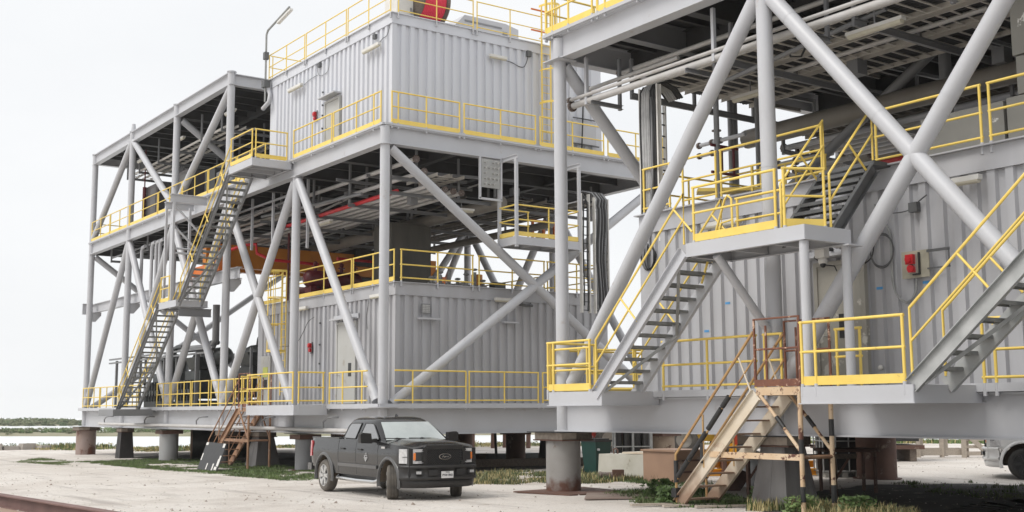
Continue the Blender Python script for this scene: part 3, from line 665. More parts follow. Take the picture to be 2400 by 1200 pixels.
# braces in the long face and again in the far long face
def zbr(x, ya, za, yb, zb): brace(A, (x, ya, za), (x, yb, zb))
for x in (XA, XR):
    zbr(x, 39.55, 10.5, 33.4, 2.3); zbr(x, 39.85, 10.5, 46.3, 2.3); zbr(x, 46.25, 10.5, 39.85, 2.3)
    zbr(x, 46.5, 10.5, 52.9, 2.3); zbr(x, 52.9, 10.5, 46.5, 2.3); zbr(x, 53.1, 10.5, 59.4, 2.3); zbr(x, 59.45, 10.5, 53.1, 2.3); zbr(x, 59.7, 10.5, 66.05, 2.3)
    zbr(x, 46.5, 15.6, 52.8, 11.5); zbr(x, 59.4, 15.8, 53.1, 11.5); zbr(x, 59.7, 15.8, 66.0, 11.5)
# X of braces in the near end face, and behind
for y in (YA, 66.2):
    brace(A, (XA + .2, y, 10.55), (XR - .2, y, 2.2)); brace(A, (XA + .3, y, 2.2), (XR - .2, y, 10.45))
brace(A, (XR - .1, 46.4, 10.5), (24.4, 46.4, 2.3), m=GREY); brace(A, (XA + .2, 52.9, 15.6), (24.4, 52.9, 11.5))
# crane runway beams with brackets
for x in (XA + .42, XR - .42):
    ib(A, (x, 46.0, 7.72), (x, 67.2, 7.72), 0.5, 0.22, name='runway_beam')
    for y in CY[2:]:
        s = 1 if x < 24 else -1; mb = MB(); mb.prism([(x - .26 * s, y - .18, 7.46), (x - .26 * s, y + .18, 7.46), (x + .2 * s, y + .18, 7.46), (x + .2 * s, y - .18, 7.46)], (0, 0, -.02)); mb.prism([(x - .28 * s, y - .1, 7.44), (x - .28 * s, y - .1, 6.95), (x - .1 * s, y - .1, 6.95), (x + .2 * s, y - .1, 7.3), (x + .2 * s, y - .1, 7.44)], (0, .2, 0)); mb.build('beam_bracket', GREY, A)
ib(A, (XA - .1, 67.25, 7.72), (XA + .9, 67.25, 7.72), 0.6, 0.2)
# handrails
rx = XA - .30; ry = YA - .30
def ycuts(l, y0): return [v - y0 for v in l]
# base level, near end face
rail(A, (18.66, ry, 2.2), (21.36, ry, 2.2), [0.66, 2.7], toe=False, bottom=True); 
for a, b in ((21.47, 24.36), (24.52, 27.4), (27.5, 30.3)): rail(A, (a, ry, 2.2), (b, ry, 2.2), [0.02, (b - a) / 2, b - a - .02], toe=False, bottom=True)
rail(A, (rx, 33.5, 2.2), (rx, 36.2, 2.2), [.35, 1.7, 2.66], toe=False, bottom=True)
for a, b in ((41.9, 44.4), (44.5, 47.0), (47.2, 49.2), (49.3, 51.8), (51.9, 53.7), (56.3, 59.0), (59.2, 62.5), (62.6, 65.7)):
    L = b - a; rail(A, (rx, a, 2.2), (rx, b, 2.2), [.04, L * .5, L - .04] if L < 2.3 else [.04, L / 3, L * 2 / 3, L - .04], toe=False, bottom=True)
# second deck
for a, b in ((18.55, 21.23), (21.38, 24.46), (24.63, 27.62), (27.79, 30.6)):
    L = b - a; rail(A, (a, YA - .13, 11.36), (b, YA - .13, 11.36), [.02, L / 2, L - .02] + ([.26] if a < 19 else []))
for a, b in ((33.05, 36.5), (36.6, 39.78), (42.35, 45.2), (45.3, 48.4), (48.5, 51.6), (51.7, 54.9), (55.0, 59.2), (59.3, 62.5), (62.6, 65.9)):
    L = b - a; rail(A, (XA - .13, a, 11.36), (XA - .13, b, 11.36), [.02, L / 2, L - .02] + ([.5] if a < 34 else []))
rail(A, (XR + .2, 62, 11.36), (XR + .2, 66.2, 11.36), [.02, 2, 4.1]); rail(A, (XA, 66.3, 11.36), (XR, 66.3, 11.36), [.1, 3, 6, 9, 11.9])
# landing that projects at base level
def platform(root, x0, x1, y0, y1, z0, z1, m=GREY, mid=2):
    mb = MB(); t = 0.02
    for p0, p1, s in (((x0, y0, 0), (x1, y0, 0), 1), ((x1, y0, 0), (x1, y1, 0), 1), ((x1, y1, 0), (x0, y1, 0), 1), ((x0, y1, 0), (x0, y0, 0), 1)):
        p0, p1 = V(*p0[:2], (z0 + z1) / 2), V(*p1[:2], (z0 + z1) / 2); mb.chan(p0, p1, z1 - z0, 0.08, 0.014, side=-1)
    o = mb.build('platform_frame', m, root)
    e = .035; lm = MB(); lm.box(x0 - e, x1 + e, y0 - e, y0 - .008, z0 - .002, z0 + .014); lm.box(x0 - e, x0 - .008, y0 - .006, y1 + e, z0 - .002, z0 + .014); lm.build('flange_lip', m, o)
    MB().box(x0 + .02, x1 - .02, y0 + .02, y1 - .02, z1 - .03, z1 - .004).build('grating', GRATE, o)
    for k in range(1, mid + 1):
        if y1 - y0 > x1 - x0: y = y0 + (y1 - y0) * k / (mid + 1); MB().bar((x0 + .03, y, (z0 + z1) / 2), (x1 - .03, y, (z0 + z1) / 2), .05, (z1 - z0) * .7).build('cross_member', m, o)
        else: x = x0 + (x1 - x0) * k / (mid + 1); MB().bar((x, y0 + .03, (z0 + z1) / 2), (x, y1 - .03, (z0 + z1) / 2), .05, (z1 - z0) * .7).build('cross_member', m, o)
    return o
platform(A, 16.86, 18.08, 36.3, 40.3, 1.86, 2.2)
rail(A, (16.88, 36.4, 2.22), (16.88, 40.3, 2.22), [.04, 2.0, 3.86], toe=False, bottom=True); rail(A, (17.0, 36.32, 2.22), (18.0, 36.32, 2.22), [.04, .94], toe=False, bottom=True)
rail(A, (17.3, 41.9, 2.22), (18.05, 41.9, 2.22), [.04, .7], toe=False, bottom=True)
# stair landings of the far staircases
platform(A, 16.74, 18.3, 40.0, 42.25, 10.98, 11.27)
rail(A, (16.77, 40.08, 11.3), (16.77, 42.2, 11.3), [.03, 2.05]); rail(A, (16.85, 40.03, 11.3), (18.15, 40.03, 11.3), [.03, 1.27])
platform(A, 16.74, 18.1, 47.65, 49.75, 6.34, 6.62); MB().ibeam((16.9, 47.75, 6.12), (18.3, 47.75, 6.12), .34, .16).build('beam', GREYD, A)
rail(A, (16.77, 48.6, 6.64), (16.77, 49.7, 6.64), [.03, 1.05])
ib(A, (16.7, 48.6, 11.06), (18.3, 48.6, 11.06), .36, .18); ib(A, (17.0, 50.2, 11.0), (18.3, 50.2, 11.0), .3, .18)
for x, y in ((16.84, 48.55), (16.95, 49.8), (18.0, 49.8)): MB().bar((x, y, 6.3), (x, y, 10.9), .1, .1).build('hanger_post', GREY, A)
for a, b in (((16.84, 48.6, 10.8), (18.25, 48.6, 9.4)), ((16.84, 48.6, 9.9), (18.25, 48.6, 8.6)), ((16.84, 48.6, 8.9), (18.3, 48.6, 8.9)), ((16.84, 48.6, 8.7), (18.3, 48.6, 8.7))): MB().cyl(a, b, .05, n=10).build('strut', GREY, A)
platform(A, 16.3, 18.1, 54.2, 56.4, 1.82, 2.12, m=GREYD)
stair('staircase', 'long grey upper stair flight climbing to the second deck of the left module', (16.80, 47.35, 6.55), (16.80, 42.2, 11.25), (0.86, 0, 0), 21, ms=GREYD, mt=GALV, ks=(.2, .5, .8), sh=.22, tread_w=.2)
stair('staircase', 'grey lower stair flight of the left module behind the grass at the far left', (16.80, 55.2, 2.15), (16.80, 49.9, 6.6), (0.86, 0, 0), 20, ms=GREYD, mt=GALV, ks=(.2, .5, .8), sh=.22, tread_w=.2)
# pipe along the foot of the base frame
pts = [(18.08, 62.4, 1.42), (18.02, 62.0, 1.40), (18.02, 45, 1.38), (18.02, 33.6, 1.34)]
pipe(A, pts, 0.075)
for y in (61.3, 55.0, 48.3, 41.5, 36.4): MB().tube([(18.02, y, 1.42), (18.0, y, 1.62), (18.02, y - .25, 1.75), (18.1, y - .5, 1.78), (18.3, y - .55, 1.78)], .03, 8).build('pipe_bend', GREYD, A)

# under the second deck
PX = [20.55, 20.97, 21.39, 21.81, 22.23]
for i, x in enumerate(PX):
    pipe(A, [(x, 33.9 + .12 * i, 9.62), (x, 52, 9.62)], 0.072, fl=[((x, 33.86 + .12 * i, 9.62), (0, -1, 0))])
pipe(A, [(19.86, 33.55, 10.42), (19.86, 50, 10.42)], 0.08, fl=[((19.86, 33.5, 10.42), (0, -1, 0))]); pipe(A, [(20.12, 33.45, 10.0), (20.12, 50, 10.0)], 0.075, fl=[((20.12, 33.4, 10.0), (0, -1, 0))])
pipe(A, [(19.95, 34.9, 9.55), (19.95, 44.0, 9.5), (19.95, 44.4, 9.4)], 0.075, RED)
pipe(A, [(19.2, 49.6, 8.9), (19.2, 46.4, 8.95), (19.6, 46.2, 9.0), (19.6, 46.1, 8.6), (20.2, 46.0, 8.35), (22.4, 46.0, 8.3)], 0.07, RED); pipe(A, [(21.0, 46.0, 9.6), (21.0, 46.0, 6.3)], 0.05, REDD)
pipe(A, [(22.4, 44.2, 8.35), (24.3, 44.2, 8.35), (24.3, 44.2, 6.3)], 0.08, RED)
for y in (34.9, 37.9, 40.9, 43.9, 46.9, 49.9): hanger(A, 19.6, 24.2, y, 9.46, 11.0, uprights=(19.7, 22.5, 24.1))
for y in (34.4, 38.0, 42, 45.6): hanger(A, 19.5, 20.5, y, 9.88, 11.0, uprights=(20.45,))
for x, z in ((21.1, 10.05), (21.7, 10.05), (25.2, 9.75), (26.6, 9.75), (28.4, 9.9)): ptray(A, x, 33.7 if x < 24 else 34.6, 35.8 if x < 24 else 52, z, wd=.5 if x < 24 else .75, m=TRAY if x < 24 else TAN, step=.35, cables=x > 24)
pipe(A, [(24.1, 34.5, 9.5), (24.1, 60, 9.5)], 0.24, TAN); pipe(A, [(27.5, 36, 9.2), (27.5, 60, 9.2)], 0.15, TAN)
for x in (18.9, 19.4): pipe(A, [(x, 41, 10.3), (x, 64, 10.3)], 0.05, GREYD)
for y in (36, 39, 42, 45, 48, 51, 54, 57): hanger(A, 24.5, 29.6, y, 9.55, 10.9, m=GREYD)
for y in (47.5, 49.5, 52, 55, 58, 61, 64): hanger(A, 18.8, 20.0, y, 10.1, 10.9)
for y in (40.3, 43.5, 45.6): MB().bar((19.15, y, 8.0 + (y % 2) * .4), (19.15, y, 10.8), .09, .09).build('hanger_post', GREY, A)
under_lamp(A, (22.6, 34.9, 9.16), (1, -.1, 0), 1.0); under_lamp(A, (20.2, 40.9, 9.3), (0, 1, 0), 1.0)
# under the roof of the far bays
for x, z in ((19.6, 14.7), (20.4, 14.7), (22.0, 14.4)): ptray(A, x, 49, 63.5, z, wd=.45, m=TRAY, step=.5)
for y in (49.5, 52, 55, 58, 61, 63): hanger(A, 19.2, 22.4, y, 14.55, 15.8)
for y in (48.2, 54.5, 60.3): under_lamp(A, (19.1, y, 15.1), (0, 1, 0), 1.1)
for i in range(4): pipe(A, [(23 + .5 * i, 48, 14.4), (23 + .5 * i, 65, 14.4)], .09, GREYD)
for i in range(26):
    y = 34.3 + 1.15 * i; x0 = random.uniform(19, 21.5); ib(A, (x0, y, random.uniform(10.05, 10.5)), (x0 + random.uniform(3, 8), y, 10.3), .1, .08, m=GREYD, name='cross_member')
for i in range(14):
    x = random.uniform(19.3, 29); y = random.uniform(34, 46); pipe(A, [(x, y, random.uniform(9.7, 10.5)), (x, y + random.uniform(4, 12), 10.1)], random.uniform(.03, .07), random.choice((GREYD, TAN, PIPE)))
for x, y, z in ((20.9, 35.6, 9.3), (22.9, 36.2, 9.6), (24.9, 34.9, 9.9), (23.6, 34.4, 10.2)): MB().box(x, x + .3, y, y + .25, z, z + .3).build('junction_box', GREYD, A)
# a control board hung from the second deck, and a hung platform
mb = MB()
for x in (22.04, 22.92): mb.bar((x, 32.86, 9.2), (x, 32.86, 10.66), .07, .07)
mb.bar((22.0, 32.86, 9.2), (22.96, 32.86, 9.2), .07, .07); fr = mb.build('hung_frame', GREY, A)
MB().box(22.1, 22.86, 32.84, 32.88, 9.6, 10.6).build('junction_panel', mat('panel_grey', (.40, .40, .39), .5), fr)
for i in range(4):
    for j in range(5):
        if random.random() < .85: mb = MB(); x, z = 22.22 + .17 * i, 9.72 + .19 * j; mb.cyl((x, 32.84, z), (x, 32.74, z - .02), .022, n=7); mb.cyl((x, 32.76, z), (x + .07, 32.72, z + .05), .012, n=5); mb.build('valve', BOLT, fr)
for x in (22.98, 25.72): ib(A, (x, 31.95, 10.62), (x, 33.0, 10.62), .16, .1, name='outrigger')
platform(A, 22.95, 25.75, 32.0, 33.1, 7.58, 7.86)
for x, y, zt in ((22.98, 32.03, 10.54), (25.72, 32.03, 10.54), (22.98, 33.05, 10.66), (25.72, 33.05, 10.66)): MB().bar((x, y, 7.5), (x, y, zt), .1, .1).build('hanger_post', GREY, A)
rail(A, (23.05, 32.02, 7.88), (25.65, 32.02, 7.88), [1.3], sock=False); rail(A, (22.97, 32.1, 7.88), (22.97, 33.0, 7.88), [], sock=False); rail(A, (25.72, 32.1, 7.88), (25.72, 33.0, 7.88), [], sock=False)
rail(A, (23.0, 33.1, 7.88), (24.3, 33.1, 7.88), [1.25], sock=False)

# upper building
ZU0, ZU1 = 11.32, 15.58
BU = building('pale grey corrugated equipment building on the upper deck of the left module', 19.2, 28.45, 34.0, 44.1, ZU0, ZU1, CLAD, band=.36)
for y in (41.4, 35.2): face_lamp(BU, (19.2, y, 14.6), (0, 1, 0), (-1, 0, 0), 1.2)
face_lamp(BU, (23.5, 34.0, 14.7), (1, 0, 0), (0, -1, 0), .75)
alarm(BU, (19.2, 39.8, 13.12), (0, -1, 0), (-1, 0, 0)); door(BU, 19.18, 37.85, 38.9, 11.42, 13.4, DOORM, win=False)
for pts_ in ([(.0, 0), (.25, -.02), (.5, -.1), (.75, -.12), (.9, .05), (1.0, .35)],): MB().tube(loop_pts((23.95, 34, 14.66), (1, 0, 0), pts_, (0, -1, 0)), .014, 5).build('cable', BLK, BU)
MB().bar((24.95, 33.93, 14.98), (24.95, 33.93, 15.2), .18, .1, up=(0, 1, 0)).build('junction_box', GALVD, BU)
MB().tube(loop_pts((19.2, 40.9, 14.6), (0, -1, 0), [(.0, 0), (.6, .1), (1.2, .12)], (-1, 0, 0)), .012, 5).build('cable', GREYD, BU)
MB().tube(loop_pts((19.2, 39.5, 14.9), (0, -1, 0), [(.0, .3), (-.2, .1), (-.1, -.2), (.3, -.3), (.7, -.2), (.8, .3)], (-1, 0, 0)), .012, 5).build('cable', GREYD, BU)
MB().tube(loop_pts((19.2, 34.9, 14.7), (0, -1, 0), [(0, 0), (.3, .1), (.6, .15), (.8, .5)], (-1, 0, 0)), .012, 5).build('cable', GALVD, BU)
for y, z in ((35.15, 15.0), (39.5, 15.05)): MB().box(19.1, 19.2, y - .09, y + .09, z - .08, z + .08).build('junction_box', GALVD, BU)
for z in (13.9, 13.4, 13.0, 12.5): MB().box(19.14, 19.2, 39.2, 39.25, z, z + .06).build('bracket', GALVD, BU)
mb = MB(); mb.box(27.0, 28.1, 33.9, 33.96, 12.0, 12.9); mb.build('equipment_panel', GREY, BU)
mb = MB(); mb.bar((26.95, 33.86, 12.95), (28.2, 33.86, 12.95), .05, .04); mb.build('panel_bracket', GALVD, BU); MB().bar((26.95, 33.86, 11.95), (28.2, 33.86, 11.95), .05, .04).build('panel_bracket', GALVD, BU)
MB().tube([(27.4, 33.8, 13.6), (27.35, 33.78, 12.8), (27.3, 33.8, 11.6)], .03, 6).build('cable', BLACK, BU)
rails_up = dict(toe=False, bottom=True, r=.022)
for a, b in ((19.37, 22.49), (22.62, 25.58)): rail(BU, (a, 33.92, 15.55), (b, 33.92, 15.55), [.02, (b - a) / 2, b - a - .02], **rails_up)
for a, b in ((34.0, 37.2), (37.3, 40.7), (40.8, 44.2)): rail(BU, (19.14, a, 15.55), (19.14, b, 15.55), [.02, (b - a) / 2, b - a - .02], **rails_up)
rail(BU, (19.2, 44.2, 15.55), (28.3, 44.2, 15.55), [0.1, 3, 6, 9], **rails_up); rail(BU, (28.4, 34.1, 15.55), (28.4, 44, 15.55), [0.1, 3, 6, 9], **rails_up)

for x, y, zz in ((18.7, 56.9, 7.6), (18.72, 56.3, 7.7), (18.7, 55.7, 7.2), (18.75, 58.6, 8.0)): pipe(A, [(x, y - .5, 10.25), (x, y - .1, 10.22), (x, y, 10.05), (x, y, zz)], .085, GREY)
# roof equipment
h = thing('hose_reel', 'large reel wound with bright red hose on the roof of the upper building', 'hose reel', (21.4, 35.2, 15.6))
cx, cy, cz, rr = 21.15, 35.2, 16.62, .86
axd = V(1, .12, 0).normalized()
for s in (-1, 1):
    q = V(cx, cy, cz) + axd * (.56 * s); MB().lathe(q - axd * .03, axd, [(0, 0), (0, rr), (.06, rr), (.06, 0)], 32).build('reel_flange', WOOD, h)
mb = MB(); prof = [(-.53, .5)]
for i in range(14): t = -.51 + i * 1.02 / 14; prof += [(t, .70), (t + .018, .74), (t + .052, .74), (t + .07, .70)]
prof.append((.53, .5)); mb.lathe((cx, cy, cz), axd, prof, 32); mb.build('hose', mat('red_hose', (0.80, 0.05, 0.10), .45, c2=(.7, .03, .07), scale=6), h)
mb = MB(); mb.cyl(V(cx, cy, cz) - axd * .85, V(cx, cy, cz) + axd * .85, .05, n=10); mb.build('axle', BLK, h)
for s in (-1, 1):
    mb = MB(); q = V(cx, cy, 15.6) + axd * (.70 * s); mb.bar(q + V(0, -.5, 0), q + V(0, 0, 1.0), .07, .07); mb.bar(q + V(0, .5, 0), q + V(0, 0, 1.0), .07, .07); mb.build('stand_frame', GREYD, h)
mb = MB(); mb.box(19.9, 20.55, 34.9, 35.8, 15.58, 17.0); solo(mb, 'control_cabinet', WHITE, 'small white cabinet beside the red hose reel on the roof', 'cabinet')
q = thing('air_conditioner', 'long pale grey air conditioning unit with sloping end on the upper building roof', 'air conditioner', (24.5, 36.4, 15.58))
MB().prism([(22.9, 35.9, 15.62), (25.9, 35.9, 15.62), (25.9, 35.9, 16.72), (25.3, 35.9, 16.85), (23.4, 35.9, 16.85), (22.9, 35.9, 16.3)], (0, 1.2, 0)).build('housing', GREY, q)
MB().box(25.15, 25.35, 35.86, 35.9, 15.8, 16.5).build('louvre', GREYD, q); MB().box(23.4, 25.1, 35.87, 35.9, 16.6, 16.66).build('seam', GREYD, q)
q = thing('pole_lamp', 'bent pole with a fluorescent lamp at the far corner of the upper building roof', 'lamp', (18.95, 44.1, 14.6))
MB().tube([(18.95, 44.1, 14.6), (18.95, 44.1, 17.45), (18.97, 44.0, 17.62), (19.0, 42.0, 18.05)], .045, 8).build('pole', GALV, q)
MB().bar((18.97, 43.0, 17.65), (19.0, 41.8, 17.9), .14, .08).build('lamp_head', WHITE, q)
mb = MB(); mb.box(18.86, 19.04, 44.0, 44.2, 16.4, 16.7); mb.build('junction_box', GALVD, q); MB().box(18.84, 19.1, 43.95, 44.25, 15.2, 15.5).build('junction_box', GALVD, q)
MB().tube([(19.05, 44.1, 15.3), (19.1, 43.95, 14.9), (19.0, 43.8, 14.55), (18.95, 44.3, 14.35)], .09, 8).build('conduit', GREY, q)
ladder('caged_ladder', 'yellow caged ladder on the right end of the upper building beside the front column', 25.62, 33.75, 11.4, 16.9, (1, 0, 0), (0, -1, 0), cz=(13.2, 16.9))
q = thing('safety_gate', 'orange swing gate bars at the head of the upper caged ladder', 'safety gate', (25.5, 33.7, 15.9))
for z in (15.95, 16.75): MB().bar((24.9, 33.7, z), (26.1, 33.7, z), .05, .05).build('cross_bar', ORGP, q)
MB().bar((25.9, 33.72, 15.9), (25.9, 33.72, 16.8), .05, .04).build('upright', ORGP, q)

# lower building
BL = building('grey corrugated equipment building on the base deck of the left module', 19.4, 28.6, 34.0, 45.3, 2.14, 6.28, CLADW, band=.42)
for y in (40.9, 34.9): face_lamp(BL, (19.4, y, 5.88), (0, 1, 0), (-1, 0, 0), 1.0)
face_lamp(BL, (23.67, 34, 5.88), (1, 0, 0), (0, -1, 0), .68)
alarm(BL, (19.4, 40.3, 4.35), (0, -1, 0), (-1, 0, 0)); door(BL, 19.38, 36.75, 38.05, 2.25, 5.05, DOORM)
MB().box(19.34, 19.38, 36.5, 38.4, 5.22, 5.4).build('door_header', GREY, BL)
mb = MB(); mb.box(20.39, 20.72, 33.93, 33.98, 5.24, 5.58); mb.build('vent_frame', GREYD, BL)
mb = MB()
for i in range(5):
    for j in range(5): mb.box(20.42 + .056 * i, 20.46 + .056 * i, 33.92, 33.935, 5.28 + .056 * j, 5.32 + .056 * j)
mb.build('vent_grille', BOLT, BL)
for a, b in ((20.25, 21.05), (23.7, 24.35)): MB().box(a, b, 33.8, 33.98, 5.04, 5.1).build('shelf_bracket', GREY, BL)
MB().tube(loop_pts((19.4, 42.6, 4.5), (0, -1, 0), [(0, 0), (.9, -.02), (1.6, .1), (2.1, .45), (2.5, .8), (3.0, .95)], (-1, 0, 0), off=.25), .012, 5).build('cable', BLK, BL)
MB().box(19.3, 19.4, 39.05, 39.15, 2.3, 5.8).build('conduit', GREY, BL)
for z in (2.9, 3.7, 4.4, 5.2): MB().box(19.35, 19.4, 39.55, 39.6, z, z + .06).build('bracket', GALVD, BL)
MB().tube(loop_pts((19.4, 35.9, 5.2), (0, -1, 0), [(0, -.4), (-.05, 0), (.05, .4), (.1, .6)], (-1, 0, 0)), .012, 5).build('cable', GALVD, BL)
MB().tube([(24.4, 33.9, 5.75), (24.7, 33.85, 5.7), (25.0, 33.9, 5.72)], .05, 6).build('junction_box', GALVD, BL)
MB().box(19.33, 19.38, 43.9, 44.8, 2.25, 4.2).build('door', DOORM, BL); MB().box(19.31, 19.335, 44.1, 44.55, 3.35, 3.75).build('warning_notice', mat('yellow_green_notice', (.62, .66, .18), .6), BL)
MB().box(19.30, 19.33, 44.15, 44.4, 2.9, 3.25).build('window', BLK, BL)
for a, b in ((34.05, 37.0), (37.1, 41.5), (43.0, 45.2)): rail(BL, (19.38, a, 6.3), (19.38, b, 6.3), [.02, (b - a) / 2, b - a - .02])
for a, b in ((19.55, 22.5), (22.69, 25.62), (25.7, 28.5)): rail(BL, (a, 33.95, 6.3), (b, 33.95, 6.3), [.04, (b - a) / 2, b - a - .04], toe=False, bottom=True)
rail(BL, (28.5, 34.1, 6.3), (28.5, 45, 6.3), [0.1, 3, 6, 9], toe=False, bottom=True); rail(BL, (24.2, 45.2, 6.3), (28.5, 45.2, 6.3), [0.1, 2, 4.2], toe=False, bottom=True)
ladder('caged_ladder', 'yellow caged ladder on the left wall of the lower building behind a brace', 19.15, 42.3, 2.6, 7.4, (0, 1, 0), (-1, 0, 0), cz=(4.3, 7.4))
ladder('caged_ladder', 'yellow caged ladder at the back of the lower building roof below the hung platform', 26.0, 44.0, 6.3, 9.3, (1, 0, 0), (0, -1, 0), cz=(6.8, 9.0))
mb = MB(); mb.box(26.9, 27.7, 38, 38.06, 8.2, 9.3); 
g_ = thing('swing_gate', 'orange swing gate frame seen beyond the hung platform', 'safety gate', (28.3, 37.5, 8.5))
for a, b in (((27.7, 37.5, 8.5), (27.7, 37.5, 9.6)), ((28.25, 37.5, 8.5), (28.25, 37.5, 9.6)), ((28.8, 37.5, 8.5), (28.8, 37.5, 9.6))): MB().bar(a, b, .09, .09).build('upright', ORGP, g_)
for z in (8.55, 9.55): MB().bar((27.6, 37.5, z), (28.9, 37.5, z), .12, .09).build('cross_bar', ORGP, g_)

# machines on the lower building roof and the base deck
q = thing('overhead_crane', 'orange overhead crane girder spanning under the second deck', 'crane', (24.4, 49.5, 8.0))
MB().box(18.9, 30.0, 48.6, 49.0, 8.25, 9.25).build('girder', ORG, q); MB().box(18.9, 30.0, 50.1, 50.5, 8.25, 9.25).build('girder', ORG, q)
for x in (18.85, 29.9): MB().box(x - .2, x + .2, 47.9, 51.2, 8.0, 8.4).build('end_carriage', ORGP, q)
mb = MB(); mb.box(25.5, 26.9, 48.4, 50.7, 8.7, 9.5); mb.box(25.8, 26.6, 48.9, 50.2, 7.6, 8.7); mb.build('hoist', BLK, q)
q = thing('red_manifold', 'dark red pumping skid on the roof of the lower building', 'pump', (21.6, 44.0, 6.3))
mb = MB(); mb.lathe((20.6, 43.6, 7.35), (1, 0, 0), [(0, 0), (.05, .25), (.2, .36), (2.4, .36), (2.55, .25), (2.6, 0)], 20); mb.build('vessel', REDD, q)
for x in (20.9, 22.7): MB().box(x - .12, x + .12, 43.3, 43.9, 6.3, 7.05).build('leg', REDD, q)
for x, z in ((21.1, 7.9), (21.7, 8.0), (22.3, 7.9), (22.9, 7.95)): mb = MB(); mb.cyl((x, 43.6, 7.4), (x, 43.6, z), .07, n=10); mb.cyl((x, 43.6, z - .05), (x, 43.6, z), .14, n=12); mb.sphere((x, 43.6, z + .1), .1, .1, .1, 8, 6); mb.build('valve', REDD, q)
mb = MB(); mb.lathe((20.7, 44.5, 6.9), (1, 0, 0), [(0, 0), (0, .2), (2.4, .2), (2.4, 0)], 16); mb.cyl((21.5, 43.2, 6.7), (21.5, 44.6, 6.7), .12, n=10); mb.cyl((22.1, 43.2, 6.9), (22.1, 42.9, 6.9), .16, n=12); mb.build('piping', REDD, q)
q = thing('black_engine', 'black engine block on the lower building roof behind the handrail', 'engine', (25.2, 43.6, 6.3))
mb = MB(); mb.box(24.2, 26.2, 43.0, 44.2, 6.9, 8.2); mb.box(24.5, 25.8, 43.1, 44.1, 8.2, 8.7); mb.build('block', BLK, q)
for i in range(7): MB().cyl((24.3 + .28 * i, 42.95, 6.7), (24.3 + .28 * i, 42.95, 7.1), .1, n=8).build('cylinder_head', MACH, q)
MB().box(24.1, 26.4, 42.9, 44.3, 6.34, 6.75).build('skid', MACH, q)
mb = MB(); mb.box(22.4, 24.2, 39.6, 41.0, 6.32, 9.3); solo(mb, 'exhaust_stack', mat('sooty_steel', (.06, .06, .05), .6, c2=(.11, .10, .085), scale=1.2, stretch=(2, 2, .4)), 'dark square exhaust stack standing on the lower building roof', 'stack')
q = thing('valve_group', 'small valves and pipes on the lower building roof near its front rail', 'valves', (23.7, 36.6, 6.3))
mb = MB()
for i in range(7): x = 22.4 + .38 * i; mb.cyl((x, 36.6, 6.3), (x, 36.6, 6.75 + .2 * (i % 3)), .07, n=8); mb.cyl((x - .15, 36.6, 6.62), (x + .15, 36.6, 6.62), .05, n=8); mb.sphere((x, 36.6, 6.85 + .2 * (i % 3)), .12, .12, .05, 8, 5)
mb.build('valves', mat('cast_valve_grey', (.28, .28, .27), .5, c2=(.12, .12, .12), scale=9), q)
MB().cyl((24.6, 36.9, 6.35), (24.6, 36.9, 7.1), .22, n=16).build('orange_cylinder', ORG, q); MB().box(25.3, 25.8, 36.7, 37.1, 6.32, 6.85).build('dark_box', MACH, q)
def compressor(x, y, label):
    q = thing('compressor', label, 'machine', (x + 1.3, y, 2.14)); 
    MB().box(x, x + 2.8, y - 1.5, y + 1.5, 2.15, 2.5).build('skid', MACH, q)
    MB().box(x + .2, x + 1.5, y - 1.2, y + .8, 2.6, 3.9).build('block', MACH, q)
    MB().lathe((x + 1.2, y + .6, 3.4), (0, 0, 1), [(0, .75), (1.1, .75), (1.35, .62), (1.5, .35), (1.55, 0)], 20).build('separator', MACH, q)
    MB().prism([(x - .1, y - 1.3, 4.5), (x + 1.2, y - 1.3, 4.5), (x + 1.1, y - 1.3, 3.95), (x + .1, y - 1.3, 3.95)], (0, 1.3, 0)).build('intake_hood', MACH, q)
    mb = MB()
    for i in range(6): yy = y - 1.2 + .42 * i; mb.cyl((x - .05, yy, 2.5), (x - .05, yy, 3.4), .08, n=8); mb.cyl((x - .2, yy, 2.9), (x + .2, yy, 2.9), .14, n=10); mb.cyl((x + .1, yy, 3.4), (x - .25, yy, 3.4), .06, n=8)
    mb.build('piping', MACH, q)
    for xx, yy in ((x, y - 1.45), (x, y + 1.4), (x + 1.7, y - 1.4)): MB().bar((xx, yy, 2.5), (xx, yy, 4.7), .1, .1).build('post', GREYD, q)
    MB().tube([(x + 1.2, y + .6, 4.9), (x + 1.2, y + .5, 5.2), (x + 1.1, y - .2, 5.25), (x + 1.0, y - 1.2, 5.2)], .12, 8).build('duct', MACH, q)
    return q
compressor(19.6, 54.0, 'dark green compressor set behind the base deck rail beside the long stairs'); compressor(19.6, 58.6, 'dark green compressor set farthest left behind the lower stair flight'); compressor(19.9, 48.6, 'dark green compressor set just left of the lower building')
for y, x in ((63.5, 20), (58.5, 20.5)): pass
q = thing('pipe_bridge', 'grey pipe rack at head height over the compressors on the base deck', 'pipe rack', (19.6, 58, 2.14))
for y in (52.5, 56.5, 60.5, 64.5): MB().bar((19.5, y, 2.14), (19.5, y, 4.75), .12, .12).build('post', GREYD, q)
for z in (4.65, 4.85): MB().bar((19.5, 50.5, z), (19.5, 65.8, z), .1, .08).build('beam', GREYD, q)
MB().tube([(19.5, 61, 4.9), (19.5, 60.9, 5.1), (19.5, 60.3, 5.12), (19.5, 60.2, 4.9)], .05, 8).build('pipe_bend', GREYD, q)
MB().tube([(19.8, 51, 6.8), (19.8, 51, 5.2), (19.8, 51.4, 4.9), (19.8, 55, 4.95)], .16, 10).build('pipe', GREYD, q)
MB().lathe((20.3, 53.3, 4.5), (0, -1, 0), [(0, 0), (.1, .3), (.3, .42), (2.2, .42), (2.4, .3), (2.5, 0)], 18).build('vessel', MACH, q)
